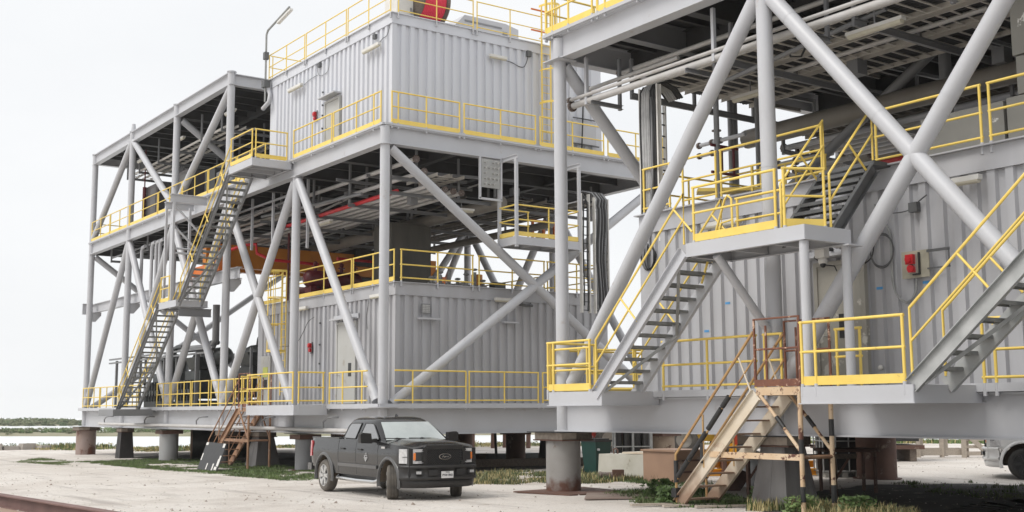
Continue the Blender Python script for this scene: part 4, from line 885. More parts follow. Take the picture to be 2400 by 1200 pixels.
# cabinets standing on the second deck in the far bays
for y, z1, x, lb in ((60.2, 13.75, 19.6, 'dark cabinet with a red riser pipe on the second deck of the left module'), (56.6, 13.9, 19.9, 'dark cabinet on the second deck behind the yellow rail')):
    q = thing('control_cabinet', lb, 'cabinet', (x + .6, y, 11.3)); MB().box(x, x + 1.2, y - 1.1, y + 1.1, 11.32, z1).build('housing', mat('dark_cabinet_grey', (.10, .09, .09), .5), q)
    MB().box(x - .02, x, y - .9, y - .05, 11.45, z1 - .2).build('door', mat('cabinet_door_grey', (.14, .135, .13), .5), q)
    if y > 60: MB().cyl((x - .12, y + .6, 11.32), (x - .12, y + .6, 13.75), .1, n=10).build('riser', REDD, q); MB().cyl((x - .12, y + .6, 13.75), (x - .12, y + .6, 15.8), .035, n=8).build('hanger_rod', REDD, q)
q = thing('switchgear', 'row of dark switchgear boxes on the second deck under the roof', 'cabinet', (21, 51, 11.3))
for i in range(4): MB().box(20.2, 21.2, 48.2 + 1.5 * i, 49.5 + 1.5 * i, 11.32, 13.2 + .3 * (i % 2)).build('box', MACH if i % 2 else GREYD, q)
mb = MB(); mb.box(22.5, 26.5, 50, 62, 11.32, 13.0); solo(mb, 'generator_enclosure', GREYD, 'long dark enclosure deep on the second deck of the left module', 'generator')

# vertical cable ladders with cable bundles
def cable_riser(label, x, y, z0, z1, al, nc, sweep, m=None, wd=.5):
    q = thing('cable_riser', label, 'cable ladder', (x, y, z0)); a = V(al); o = V(0, -1, 0) if abs(a.x) > .5 else V(-1, 0, 0)
    for s in (-1, 1): p = V(x, y, 0) + a * wd / 2 * s; MB().chan(p + V(0, 0, z0), p + V(0, 0, z1), .13, .04, .008, up=o).build('side_rail', m or WHITE, q)
    rm = MB().bar(V(0, 0, 0) - a * wd / 2, a * wd / 2, .03, .03).mesh('rung', GALVD)
    for i in range(int((z1 - z0) / .3)): inst('rung', rm, (x, y, z0 + .1 + .3 * i), q)
    for i in range(nc):
        t = -0.5 + (i + .5) / nc; p = V(x, y, 0) + a * (wd * .86 * t) + o * (.04 + .02 * (i % 2)); w = random.uniform(-.008, .008)
        sw = .05 if nc == 11 else .012; pts = [p + V(0, 0, z0 + random.uniform(0, .3)) + a * .1 * (nc == 11)] + [p + V(0, 0, z0 + (z1 - z0) * f_) + a * (w + sw * math.sin(f_ * 9 + .1 * i)) for f_ in (.08, .16, .3, .45, .6, .72, .82, .9)] + [p + V(0, 0, z1 - .3)] + [p + V(*s2) * 1.0 + V(0, 0, z1 - .3) for s2 in sweep]
        P = loop_pts((0, 0, 0), (1, 0, 0), [(0, 0)], (0, 0, 0)) if False else pts
        MB().tube(P, .031 if nc > 6 else .03, 6).build('cable', ((BLACK if i % 3 else GREYD) if nc == 11 else BLACK if i < nc * .3 or i == nc - 1 else mat('pale_grey_cable', (.42, .42, .42), .5, c2=(.30, .30, .30), scale=6)), q)
    return q
cable_riser('vertical cable ladder full of black cables at the right end of the left module', 26.95, 32.35, 5.4, 9.6, (1, 0, 0), 11, [(.05, 0, .25), (.0, .2, .5), (-.1, .6, .62), (-.15, 1.2, .6)], wd=.62)
cable_riser('narrow empty cable ladder beside the black cable bundle of the left module', 26.2, 32.35, 5.4, 9.7, (1, 0, 0), 2, [(0, .2, .3), (0, .8, .4)], wd=.36)

# ================================================================== RIGHT MODULE
XB, XS = 17.5, 28.2
BY = [22.5, 15.73, 8.96, 2.2]
B = thing('steel_module', 'large near grey steel module at the right with crossed tube braces', 'steel structure', (XB + 6, 12.3, 1.48))
for y in BY:
    col(B, XB, y, 1.5, 11.22); col(B, XS, y, 1.5, 11.22)
ib(B, (XB, 22.65, 1.86), (XB, 0, 1.86), 0.76, .34); ib(B, (XS, 22.5, 1.86), (XS, 0, 1.86), 0.76, .34); ib(B, (XB, 22.5, 1.86), (XS, 22.5, 1.86), 0.76, .34)
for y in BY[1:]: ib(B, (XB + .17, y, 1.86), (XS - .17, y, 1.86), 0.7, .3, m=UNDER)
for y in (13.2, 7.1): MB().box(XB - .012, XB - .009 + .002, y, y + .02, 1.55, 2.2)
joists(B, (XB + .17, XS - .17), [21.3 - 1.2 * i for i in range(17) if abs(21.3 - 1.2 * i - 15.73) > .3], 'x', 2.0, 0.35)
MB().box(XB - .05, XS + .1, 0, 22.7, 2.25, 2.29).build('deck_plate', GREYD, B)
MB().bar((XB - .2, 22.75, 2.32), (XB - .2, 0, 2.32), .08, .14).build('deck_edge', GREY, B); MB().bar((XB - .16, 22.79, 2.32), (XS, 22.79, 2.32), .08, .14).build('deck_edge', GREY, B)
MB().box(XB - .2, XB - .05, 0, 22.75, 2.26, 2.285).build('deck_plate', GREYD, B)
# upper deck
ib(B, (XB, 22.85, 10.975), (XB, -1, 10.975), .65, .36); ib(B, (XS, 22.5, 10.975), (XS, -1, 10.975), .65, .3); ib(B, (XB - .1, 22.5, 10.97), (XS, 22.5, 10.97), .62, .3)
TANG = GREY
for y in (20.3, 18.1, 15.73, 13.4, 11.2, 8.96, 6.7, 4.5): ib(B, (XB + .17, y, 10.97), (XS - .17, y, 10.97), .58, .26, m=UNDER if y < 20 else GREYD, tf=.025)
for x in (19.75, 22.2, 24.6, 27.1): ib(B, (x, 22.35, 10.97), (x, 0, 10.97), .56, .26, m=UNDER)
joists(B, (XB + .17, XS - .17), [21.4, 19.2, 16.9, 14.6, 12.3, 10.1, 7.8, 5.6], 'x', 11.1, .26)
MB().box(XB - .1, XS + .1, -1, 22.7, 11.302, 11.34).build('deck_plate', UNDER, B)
MB().bar((XB - .2, 22.9, 11.33), (XB - .2, -1, 11.33), .1, .08).build('deck_edge', GREY, B)
for y in BY[:2]: MB().box(XB - .3, XB + .3, y - .33, y + .3, 10.62, 10.645).build('column_collar', GREY, B)
MB().prism([(XB + .02, 16.2, 10.64), (XB + .02, 15.25, 10.64), (XB + .02, 15.25, 10.3), (XB + .02, 15.45, 10.0), (XB + .02, 16.0, 10.0), (XB + .02, 16.2, 10.3)], (.02, 0, 0)).build('gusset', GREY, B)
for x in (XB, XS):
    brace(B, (x, 15.95, 10.3), (x, 22.15, 2.6)); brace(B, (x, 15.5, 10.2), (x, 9.1, 2.5)); brace(B, (x, 9.2, 10.3), (x, 15.5, 2.5))
    brace(B, (x, 8.8, 10.3), (x, 2.4, 2.5)); brace(B, (x, 2.4, 10.3), (x, 8.8, 2.5))
brace(B, (XB + .15, 22.5, 10.55), (23.4, 22.5, 4.7)); brace(B, (23.4, 22.5, 4.7), (XS, 22.5, 10.4)); brace(B, (23.4, 22.5, 4.7), (20.6, 22.5, 2.3)); 
for x, y, zt in ((20.6, 22.3, 10.7), (22.2, 20.3, 10.7), (23.2, 22.2, 10.7)): MB().cyl((x, y, 6.0), (x, y, zt), .07, n=10).build('hanger_post', GREYD, B)
# rails
rB = XB - .22
for a, b in ((18.75, 16.02), (15.85, 15.35), (14.1, 13.5)): 
    L = a - b; rail(B, (rB, a, 2.36), (rB, b, 2.36), [.04, L / 2, L - .04] if L > 2 else [.04, L - .04], toe=False, bottom=True)
for a, b in ((11.15, 8.4), (8.3, 5.4), (5.3, 2.4)): L = a - b; rail(B, (rB, a, 2.36), (rB, b, 2.36), [.04, .25, L / 2, L - .04], toe=False, bottom=True)
rail(B, (rB + .1, 22.75, 2.36), (20.4, 22.75, 2.36), [.04, 1.4, 2.9], toe=False, bottom=True); rail(B, (rB, 22.7, 2.36), (rB, 21.2, 2.36), [.04, 1.4], toe=False, bottom=True); rail(B, (rB + .5, 22.3, 2.36), (rB + 2.2, 21.2, 2.36), [.04, 1.9], toe=False, bottom=True)
rail(B, (20.5, 22.75, 2.36), (24.5, 22.75, 2.36), [.04, 2, 3.9], toe=False, bottom=True); rail(B, (19.0, 21.6, 2.36), (24, 21.6, 2.36), [.04, 2, 3.9], toe=False, bottom=True)
for a, b in ((22.85, 20.95), (20.8, 17.9), (17.8, 14.9), (14.8, 11.5)): L = a - b; rail(B, (XB - .18, a, 11.4), (XB - .18, b, 11.4), [.03, .3, L / 2, L - .03])
rail(B, (XB - .15, 22.87, 11.4), (20.6, 22.87, 11.4), [.03, .3, 1.6, 3.2]); rail(B, (20.7, 22.87, 11.4), (24, 22.87, 11.4), [.03, 1.6, 3.2]); rail(B, (XB + .8, 22.0, 11.4), (XB + .8, 19.4, 11.4), [.03, 1.3, 2.5], toe=False)
# platforms on the long face
platform(B, 15.82, 17.42, 19.03, 20.85, 2.08, 2.38, mid=1); rail(B, (15.85, 19.15, 2.4), (15.85, 20.85, 2.4), [.3, 1.3, 1.68]) if False else None
rail(B, (15.85, 19.42, 2.4), (15.85, 20.95, 2.4), [.03, 1.3, 1.5]); rail(B, (15.9, 20.93, 2.4), (17.25, 20.93, 2.4), [.03, 1.3])
platform(B, 15.62, 17.42, 11.27, 13.5, 2.07, 2.36, mid=2); rail(B, (15.64, 11.4, 2.38), (15.64, 13.5, 2.38), [.03, 1.78, 2.07])
platform(B, 15.86, 17.1, 13.5, 16.45, 4.92, 5.19, mid=2)
rail(B, (15.89, 14.14, 5.2), (15.89, 16.28, 5.2), [.03, 2.11], r=.026); rail(B, (15.89, 14.0, 5.2), (16.6, 13.62, 5.2), [.03, .78], r=.026)
rail(B, (17.0, 14.95, 5.2), (17.0, 16.2, 5.2), [.03, 1.2], toe=False, h=.95, sock=False)
mb = MB(); mb.tube([(16.7, 16.9, 4.5), (16.7, 16.2, 6.1), (16.7, 16.12, 6.18), (16.7, 16.02, 6.1), (16.7, 16.0, 5.2)], .024, 8); mb.tube([(16.7, 16.6, 4.9), (16.7, 16.3, 5.65), (16.7, 16.0, 5.68)], .022, 8); mb.build('grab_rail', YEL, B)
for x, y, z0, z1 in ((15.95, 13.6, 2.36, 4.94), (17.02, 13.55, 2.36, 4.9)): MB().cyl((x, y, z0), (x, y, z1), .085, n=16).build('platform_post', GREY, B)
MB().box(16.85, 17.25, 13.35, 13.75, 4.88, 4.905).build('post_plate', GREY, B)
brace(B, (15.98, 15.75, 4.9), (17.4, 15.75, 3.45), r=.085)
stair('staircase', 'grey stair flight rising from the corner landing to the middle landing of the right module', (15.86, 19.25, 2.46), (15.86, 16.5, 5.18), (1.05, 0, 0), 11, sh=.26, ms=GREY, mt=GALV, ks=(.3, .9), rh=1.0)
stair('staircase', 'short dark stair flight from the middle landing up to the roof of the right building', (16.72, 13.62, 5.2), (18.0, 13.62, 6.6), (0, 1.15, 0), 7, ms=GALVD, mt=GALVD, brace=False, sh=.22, ks=(.45,), rh=1.0)
MB().box(18.0, 18.6, 13.6, 14.8, 6.52, 6.6).build('top_plate', GALVD, B)
stair('staircase', 'galvanised stair flight climbing out of the picture at the right edge', (15.66, 11.3, 2.5), (15.66, 7.9, 5.45), (0.86, 0, 0), 12, sh=.26, ks=(.26, .75), rh=1.05, ms=mat('bright_galvanised_steel', (.50, .505, .50), .45, metal=.1, c2=(.33, .34, .335), scale=2.5, amt=.4, stretch=(2, 1, 1)))
platform(B, 15.62, 17.1, 6.3, 7.9, 5.2, 5.47)

# pipework and trays under the upper deck
pipe(B, [(18.0, 22.6, 9.60), (18.0, 2, 9.52)], .085, fl=[((18.0, 22.62, 9.60), (0, 1, 0))]); pipe(B, [(17.92, 22.6, 9.74), (17.92, 2, 9.66)], .045, fl=[((17.92, 22.62, 9.74), (0, 1, 0))])
pipe(B, [(19.0, 21.9, 10.45), (19.0, 2, 10.4)], .06, fl=[((19, 21.92, 10.45), (0, 1, 0))]); pipe(B, [(18.6, 22.7, 10.15), (18.6, 19.4, 10.15)], .05, fl=[((18.6, 22.7, 10.15), (0, 1, 0))])
for y in (21.6, 18.3, 15.1, 12.2, 9.3): hanger(B, 17.75, 18.75, y, 9.44, 10.7, uprights=(18.72,), hh=.1)
for y in (22.0, 17.6): MB().bar((17.95, y, 9.5), (17.95, y, 10.7), .08, .08).build('hanger_post', GREY, B)
TX = [19.55, 20.85, 22.15]
for i, x in enumerate(TX): ptray(B, x, 21.0, 2.0, 9.95 - .0 * i, wd=1.02, step=.34, hh=.13, m=TRAY, cables=True)
for i, x in enumerate((24.2, 25.2, 26.4)): ptray(B, x, 21.6, 3.0, 9.6, wd=.7, step=.4, hh=.13, m=TAN, cables=True)
for y in (21.4, 18.0, 14.6, 11.4, 8.2, 5.0): hanger(B, 18.9, 28.0, y, 9.72, 10.7, uprights=(18.95, 21.1, 23.3, 25.8, 27.8), hh=.16, m=GREYD)
pipe(B, [(23.6, 22.0, 9.35), (23.6, 2, 9.3)], .26, TAN)
pipe(B, [(27.5, 22, 9.2), (27.5, 2, 9.1)], .2, TAN)
for i in range(7): pipe(B, [(24.3 + .42 * i, 21.2 - .15 * i, 9.05), (24.3 + .42 * i, 2, 9.0)], .085, PIPE if i % 2 else GREY, fl=[((24.3 + .42 * i, 21.25 - .15 * i, 9.05), (0, 1, 0))])
pipe(B, [(27.6, 21, 8.95), (27.6, 2, 8.9)], .09, RED)
for x, y, z in ((22.6, 22.3, 9.2), (22.9, 22.6, 9.0)):
    o = pipe(B, [(x, y + .5, z), (x, y - 1.2, z)], .055, GREY, fl=[((x, y + .5, z), (0, 1, 0)), ((x, y, z), (0, 1, 0)), ((x, y - .3, z), (0, 1, 0))]); mb = MB(); mb.cyl((x, y - .15, z), (x, y - .15, z + .3), .03, n=8); mb.cyl((x, y - .15, z + .28), (x, y - .15, z + .31), .13, n=12); mb.build('valve_wheel', FLNG, o)
for x, y, z in ((24.0, 20.6, 8.55), (24.3, 20.3, 8.4), (24.6, 20.8, 8.35)): o = pipe(B, [(x, y + .6, z), (x, y - 1.2, z)], .07, PIPE, fl=[((x, y + .6, z), (0, 1, 0)), ((x, y, z), (0, 1, 0))])
for y in (21.0, 17.6, 14.3, 11.0): hanger(B, 23.9, 28.0, y, 8.86, 9.6, uprights=(24.0, 26.4, 27.9), m=GREYD)
under_lamp(B, (18.95, 14.15, 9.52), (0, 1, 0), 1.35); under_lamp(B, (20.9, 19.3, 9.62), (0, 1, 0), 1.2)
for x, y0 in ((19.5, 17), (19.3, 15.2), (20.6, 12), (22.0, 13.0)): MB().tube([(x, y0, 10.1), (x - .05, y0 - .25, 9.65), (x, y0 - .5, 9.6), (x + .06, y0 - .8, 10.1)], .025, 6).build('hanging_cable', BLACK, B)
for x in (19.3, 19.4, 19.55): MB().tube([(x, 16.6, 10.7), (x - .1, 16.2, 10.2), (x, 15.8, 10.05)], .03, 6).build('hanging_cable', BLACK, B)
for x, y in ((19.06, 17.5), (20.11, 14.0)): MB().box(x - .005, x, y, y + .3, 9.93, 10.0).build('blue_tape', TAPE, B)
cable_riser('tall cable ladder with grey and black cables at the left end of the right module', 18.62, 20.45, 5.9, 9.7, (0, 1, 0), 12, [(.0, 0, .15), (.1, 0, .32), (.35, 0, .40), (.7, 0, .3), (.9, 0, .1)], wd=.62)
q = bpy.data.objects.new('coil', None); bpy.data.objects.remove(q)
q = thing('cable_coil', 'bundle of coiled grey cables tied at the foot of the tall cable ladder', 'cable coil', (18.5, 20.45, 5.3))
for i in range(13):
    a = random.uniform(0, PI); pts = []
    for k in range(15): t = 2 * PI * k / 14; pts.append((18.5 + .13 * math.cos(t) * math.sin(a) + random.uniform(-.01, .01), 20.45 + .26 * math.cos(t) * math.cos(a) * .9, 5.55 + .30 * math.sin(t) + random.uniform(-.02, .02)))
    MB().tube(pts, .02, 5, caps=False).build('cable_loop', BLACK if i % 3 else GREYD, q)
for z0, dx in ((5.5, 0), (5.6, .1)): MB().tube([(18.55, 20.3, 9.4), (18.5, 20.25, 7.5), (18.45 + dx, 20.35, 6.2), (18.5, 20.4, 5.6)], .03, 6).build('cable', GREYD, q)
mb = MB()
for s in (-.14, .14): mb.box(24.3 + s, 24.36 + s, 23.1, 23.14, 6.8, 11.0)
# distant open ladder seen past the cable riser
lad = thing('cable_ladder', 'slim open cable ladder standing against the sky behind the front brace', 'cable ladder', (20.3, 21.9, 6.4))
for s in (-.16, .16): MB().bar((20.3 + s, 21.9, 6.4), (20.3 + s, 21.9, 10.0), .03, .12).build('side_rail', WHITE if s > 0 else BLACK, lad)
rm = MB().bar((-.15, 0, 0), (.15, 0, 0), .03, .03).mesh('rung', BLACK)
for i in range(12): inst('rung', rm, (20.3, 21.9, 6.6 + .3 * i), lad)

for i in range(22):
    y = 21.6 - .85 * i; x0 = random.uniform(18.8, 22); ib(B, (x0, y, random.uniform(10.1, 10.5)), (x0 + random.uniform(3, 7), y, 10.35), .09, .08, m=random.choice((GREYD, TAN, UNDER)), name='cross_member')
for i in range(16):
    x = random.uniform(19, 28.5); y = random.uniform(6, 21); pipe(B, [(x, y, random.uniform(9.3, 10.5)), (x, y - random.uniform(4, 10), 9.9)], random.uniform(.03, .08), random.choice((GREYD, TAN, PIPE, GREY)))
for x, y, z in ((21.4, 16.5, 9.55), (24.0, 18.2, 9.2), (23.2, 14.0, 9.5), (25.5, 16.0, 9.0), (22.6, 11.5, 9.4)): MB().box(x, x + .35, y, y + .3, z, z + .35).build('junction_box', GREYD, B)
# right building
BB = building('grey corrugated equipment building on the base deck of the right module', 18.5, 27.8, 2.0, 20.75, 2.3, 6.58, CLADW, band=.44, lip=.09)
face_lamp(BB, (18.5, 17.9, 6.02), (0, 1, 0), (-1, 0, 0), 1.15); face_lamp(BB, (18.5, 11.95, 6.0), (0, 1, 0), (-1, 0, 0), .6)
door(BB, 18.47, 14.45, 15.4, 2.4, 4.78, DOORB); MB().box(18.42, 18.5, 14.2, 15.7, 5.0, 5.1).build('door_header', GREY, BB)
MB().box(18.4, 18.5, 14.25, 14.35, 2.4, 4.9).build('door_jamb', DOORB, BB)
for y in (15.0, 14.7, 14.45): MB().cyl((18.3, y, 5.1), (18.42, y, 5.1), .04, n=8).build('spot_lamp', BLK, BB)
o = MB().box(18.40, 18.42, 12.81, 13.39, 4.36, 4.86).build('mounting_plate', mat('stained_beige_plate', (.42, .39, .31), .6, c2=(.30, .28, .22), scale=6), BB)
alarm(BB, (18.42, 13.16, 4.62), (0, -1, 0), (-1, 0, 0))
mb = MB(); mb.bar((18.36, 12.82, 4.82), (18.36, 12.35, 4.82), .02, .05); mb.bar((18.36, 12.82, 4.5), (18.36, 12.35, 4.5), .02, .03); mb.bar((18.36, 12.37, 4.82), (18.36, 12.37, 4.5), .02, .02); mb.build('plate_bracket', GALVD, BB)
for dz in (0, .025): MB().tube(loop_pts((18.5, 13.13, 4.36), (0, -1, 0), [(0, 0), (-.02 - dz, -.25), (-.2, -.42 - dz), (-.42, -.3), (-.5 - dz, 0), (-.5 - dz, .5), (-.52 - dz, .9), (-.7, 1.25), (-.85, 1.5)], (-1, 0, 0), off=.05), .016, 6).build('conduit', GALV, BB)
for dz in (0, .03): MB().tube(loop_pts((18.5, 13.85, 4.95), (0, -1, 0), [(.26 * math.cos(2 * PI * k / 12), (.30 + dz) * math.sin(2 * PI * k / 12)) for k in range(13)], (-1, 0, 0), k=3, off=.06), .014, 6).build('cable_loop', GALVD, BB)
MB().tube(loop_pts((18.5, 14.3, 4.7), (0, -1, 0), [(-.6, .05), (-.2, 0), (.2, .15), (.3, .6), (.45, .9)], (-1, 0, 0), off=.05), .014, 6).build('cable', BLK, BB)
MB().box(18.38, 18.5, 13.0, 13.18, 5.58, 5.76).build('junction_box', GALVD, BB)
MB().tube(loop_pts((18.5, 13.1, 5.68), (0, -1, 0), [(0, 0), (.15, .1), (.3, .18)], (-1, 0, 0), off=.08), .014, 5).build('cable', GALVD, BB); MB().tube(loop_pts((18.5, 13.1, 5.65), (0, -1, 0), [(0, 0), (-.25, -.03), (-.5, -.02)], (-1, 0, 0), off=.06), .012, 5).build('cable', GALVD, BB)
for y, z in ((13.98, 4.25), (12.96, 4.27), (17.94, 4.27), (18.6, 3.7)): MB().box(18.492, 18.497, y - .07, y + .07, z - .025, z + .025).build('blue_tape', TAPE, BB)
MB().sphere((18.44, 14.0, 2.75), .05, .05, .05, 10, 6).build('vent_cap', WHITE, BB)
cm = MB().box(17.2, 17.35, 14.2, 14.42, 4.78, 5.0).build('security_camera', WHITE, B); MB().sphere((17.28, 14.3, 4.72), .09, .09, .09, 12, 8).build('camera_dome', WHITE, cm); MB().sphere((17.27, 14.29, 4.66), .06, .06, .07, 10, 6).build('lens', BLK, cm)
mb = MB(); mb.tube([(17.3, 14.4, 5.0), (17.28, 14.5, 4.8), (17.3, 14.3, 4.65), (17.3, 14.05, 4.6), (17.3, 14.0, 4.5)], .012, 6); mb.build('cable', BLK, cm)
MB().box(17.15, 17.4, 14.0, 14.6, 4.99, 5.02).build('mount', GREY, cm)
rbk = dict(toe=False, bottom=True, r=.026)
for a, b in ((20.6, 19.65), (19.27, 18.16), (18.06, 15.2), (13.94, 11.65), (11.53, 8.6), (8.5, 5.5)): L = a - b; rail(BB, (18.5, a, 6.6), (18.5, b, 6.6), [.03, L / 2, L - .03] if L > 2.5 else [.03, L - .03], **rbk)
rail(BB, (18.6, 20.7, 6.6), (22.6, 20.7, 6.6), [.03, 1.5, 3.9], **rbk); rail(BB, (22.7, 20.7, 6.6), (27, 20.7, 6.6), [.03, 1.5, 3.9], **rbk)
rail(BB, (20.8, 17.0, 6.6), (20.8, 20.5, 6.6), [.03, 1.2, 3.4], **rbk); rail(BB, (21.6, 18.6, 6.6), (24.8, 18.6, 6.6), [.03, 1.6, 3.1], **rbk)
# hatch with safety gate on that roof
q = thing('roof_hatch', 'yellow edged roof hatch frame with ladder opening on the right building roof', 'hatch', (20.6, 18.9, 6.6))
MB().bar((19.6, 19.9, 7.15), (21.6, 18.2, 7.15), .5, .08).build('cover', YEL, q); MB().box(20.0, 21.2, 18.2, 19.2, 6.6, 7.0).build('coaming', GREYD, q)
for x in (20.0, 20.3): MB().bar((x, 18.5, 6.62), (x, 18.5, 7.6), .05, .05).build('grab_post', YEL, q)
q = thing('swing_gate', 'dark red swing gate standing on the right building roof', 'safety gate', (20.0, 19.4, 6.6))
for z in (7.55, 8.2): MB().bar((19.6, 19.4, z), (20.5, 19.4, z), .05, .06).build('cross_bar', REDD, q)
for x in (19.95, 20.35): MB().bar((x, 19.4, 7.55), (x, 19.4, 8.2), .05, .04).build('upright', REDD, q)
MB().cyl((19.8, 19.4, 6.6), (19.8, 19.4, 10.7), .07, n=10).build('post', GREYD, q)
# patched concrete tank blocks on the roof behind
q = thing('concrete_block_wall', 'patched grey concrete tank with peeling white spots on the right building roof', 'tank', (22, 10, 6.6))
for y0, y1 in ((13.95, 12.15), (12.08, 10.85), (10.75, 9.0)): MB().box(20.0, 22.4, y1, y0, 6.6, 7.72 if y0 > 13 else 7.75).build('block', CONC, q)
MB().box(20.02, 26, 7.0, 11.85, 7.78, 8.5).build('block', CONC, q); MB().box(20.0, 26, 7.0, 11.9, 8.53, 11.0).build('block', CONC, q)
# a middle column bay seen deeper in
for x, y in ((23.6, 15.73), (23.6, 22.5)): col(B, x, y, 2.3, 10.7, r=.14, m=GREYD)
brace(B, (23.6, 15.9, 10.4), (23.6, 22.2, 6.8), r=.13, m=GREYD)

# ================================================================== piers
def pier(label, x, y, r, zt, m, cap='timber', r2=None, base=True, z0=None, square=False):
    g = gz(x, y) if z0 is None else z0
    q = thing('support_pier', label, 'pier', (x, y, g), None)
    zc = zt - .22
    if square:
        mb = MB(); a, b = r, r2; P = [(x - a, y - a), (x + a, y - a), (x + a, y + a), (x - a, y + a)]; Q = [(x - b, y - b), (x + b, y - b), (x + b, y + b), (x - b, y + b)]
        mb.add([(px, py, g) for px, py in P] + [(px, py, zc) for px, py in Q], [(0, 1, 5, 4), (1, 2, 6, 5), (2, 3, 7, 6), (3, 0, 4, 7), (4, 5, 6, 7)]); mb.build('pedestal', m, q)
        for sx, sy in ((-1, 0), (0, -1)): mb = MB(); mb.bar((x + sx * (a - .02) + .0, y + sy * (a - .02), g), (x + sx * (b - .02), y + sy * (b - .02), zc), .05 if sx else .05, .05); mb.build('stiffener', m, q)
    else: MB().cyl((x, y, g), (x, y, zc), r, r2 or r, n=28).build('shaft', m, q)
    if base: MB().cyl((x, y, g + .004), (x, y, g + .03), (r + .12), n=28).build('base_plate', PILER, q)
    w = (r2 or r) + .06
    if cap == 'timber':
        MB().box(x - w, x + w, y - w - .1, y + w + .1, zc, zc + .03).build('cap_plate', PILER, q)
        MB().box(x - w + .02, x - .01, y - w - .05, y + w + .05, zc + .034, zt - .03).build('timber_block', WOODE, q); MB().box(x + .01, x + w - .02, y - w - .05, y + w + .05, zc + .034, zt - .03).build('timber_block', WOOD, q)
    else: MB().box(x - w, x + w, y - w, y + w, zc, zc + .17).build('cap_plate', PILER, q)
    MB().box(x - w - .15, x + w + .15, y - w - .15, y + w + .15, zt - .026, zt - .004).build('bearing_plate', BLK, q)
    return q
pier('grey pipe pier streaked with rust under the near left corner of the right module', 17.6, 22.65, .42, 1.48, PILE)
pier('large mottled grey flared pedestal under the second column of the right module', 17.75, 15.85, .47, 1.48, PEDG, r2=.30, square=True, base=False)
pier('dark rusted pipe pier behind the black caged tote', 28.2, 21.7, .56, 1.48, PILER, cap='p')
pier('pipe pier under the far right part of the right module', 17.6, 8.96, .42, 1.48, PILE)
pier('beige rust streaked pier behind the rack of black pipes', 30.4, 33.0, .42, 1.22, PILEB, cap='p')
pier('dark pier hidden mostly by the pickup truck', 18.5, 33.1, .40, 1.22, PILE)
pier('plain grey pier just behind the tail of the pickup truck', 18.5, 38.8, .36, 1.22, GREYD, cap='p')
pier('flared dark grey pedestal behind the small rusted stairs', 18.8, 43.2, .52, 1.22, PEDG, r2=.32, square=True, base=False)
pier('short dark pier behind the leaning black panel', 18.8, 46.9, .30, 1.22, PEDB)
pier('clean light grey pier left of the leaning black panel', 18.5, 53.0, .42, 1.22, mat('clean_grey_pile', (.36, .37, .38), .5, c2=(.31, .30, .29), scale=1), cap='p')
pier('black tapered pedestal between two round piers at the far left', 18.5, 59.4, .36, 1.22, PEDB, r2=.28, square=True, base=False)
pier('rust stained pier under the far left corner of the left module', 18.5, 66.2, .52, 1.22, mat('pink_rust_pile', (.34, .27, .245), .6, c2=(.24, .16, .13), scale=1.5, spots=(.13, .05, .03), spot_scale=1.2, spot_lo=.5, spot_hi=.58), cap='timber')
pier('dark brown pier right of the pickup truck', 28.3, 39.6, .40, 1.22, PILER, cap='p')
pier('rust brown pier partly behind the pickup truck mirror', 29.3, 45.0, .38, 1.22, PILER, cap='p')
pier('black tapered pedestal left of the near grey pier', 28.3, 37.3, .33, 1.22, PEDB, r2=.25, square=True, base=False)
for x, y in ((24.4, 46.4), (24.4, 59.6), (30.4, 59.6)): pier('dark pier deep under the left module near %s' % ('the middle' if x < 25 and y < 50 else 'the far end' if x < 25 else 'the river side'), x, y, .4, 1.22, PILER, cap='p')

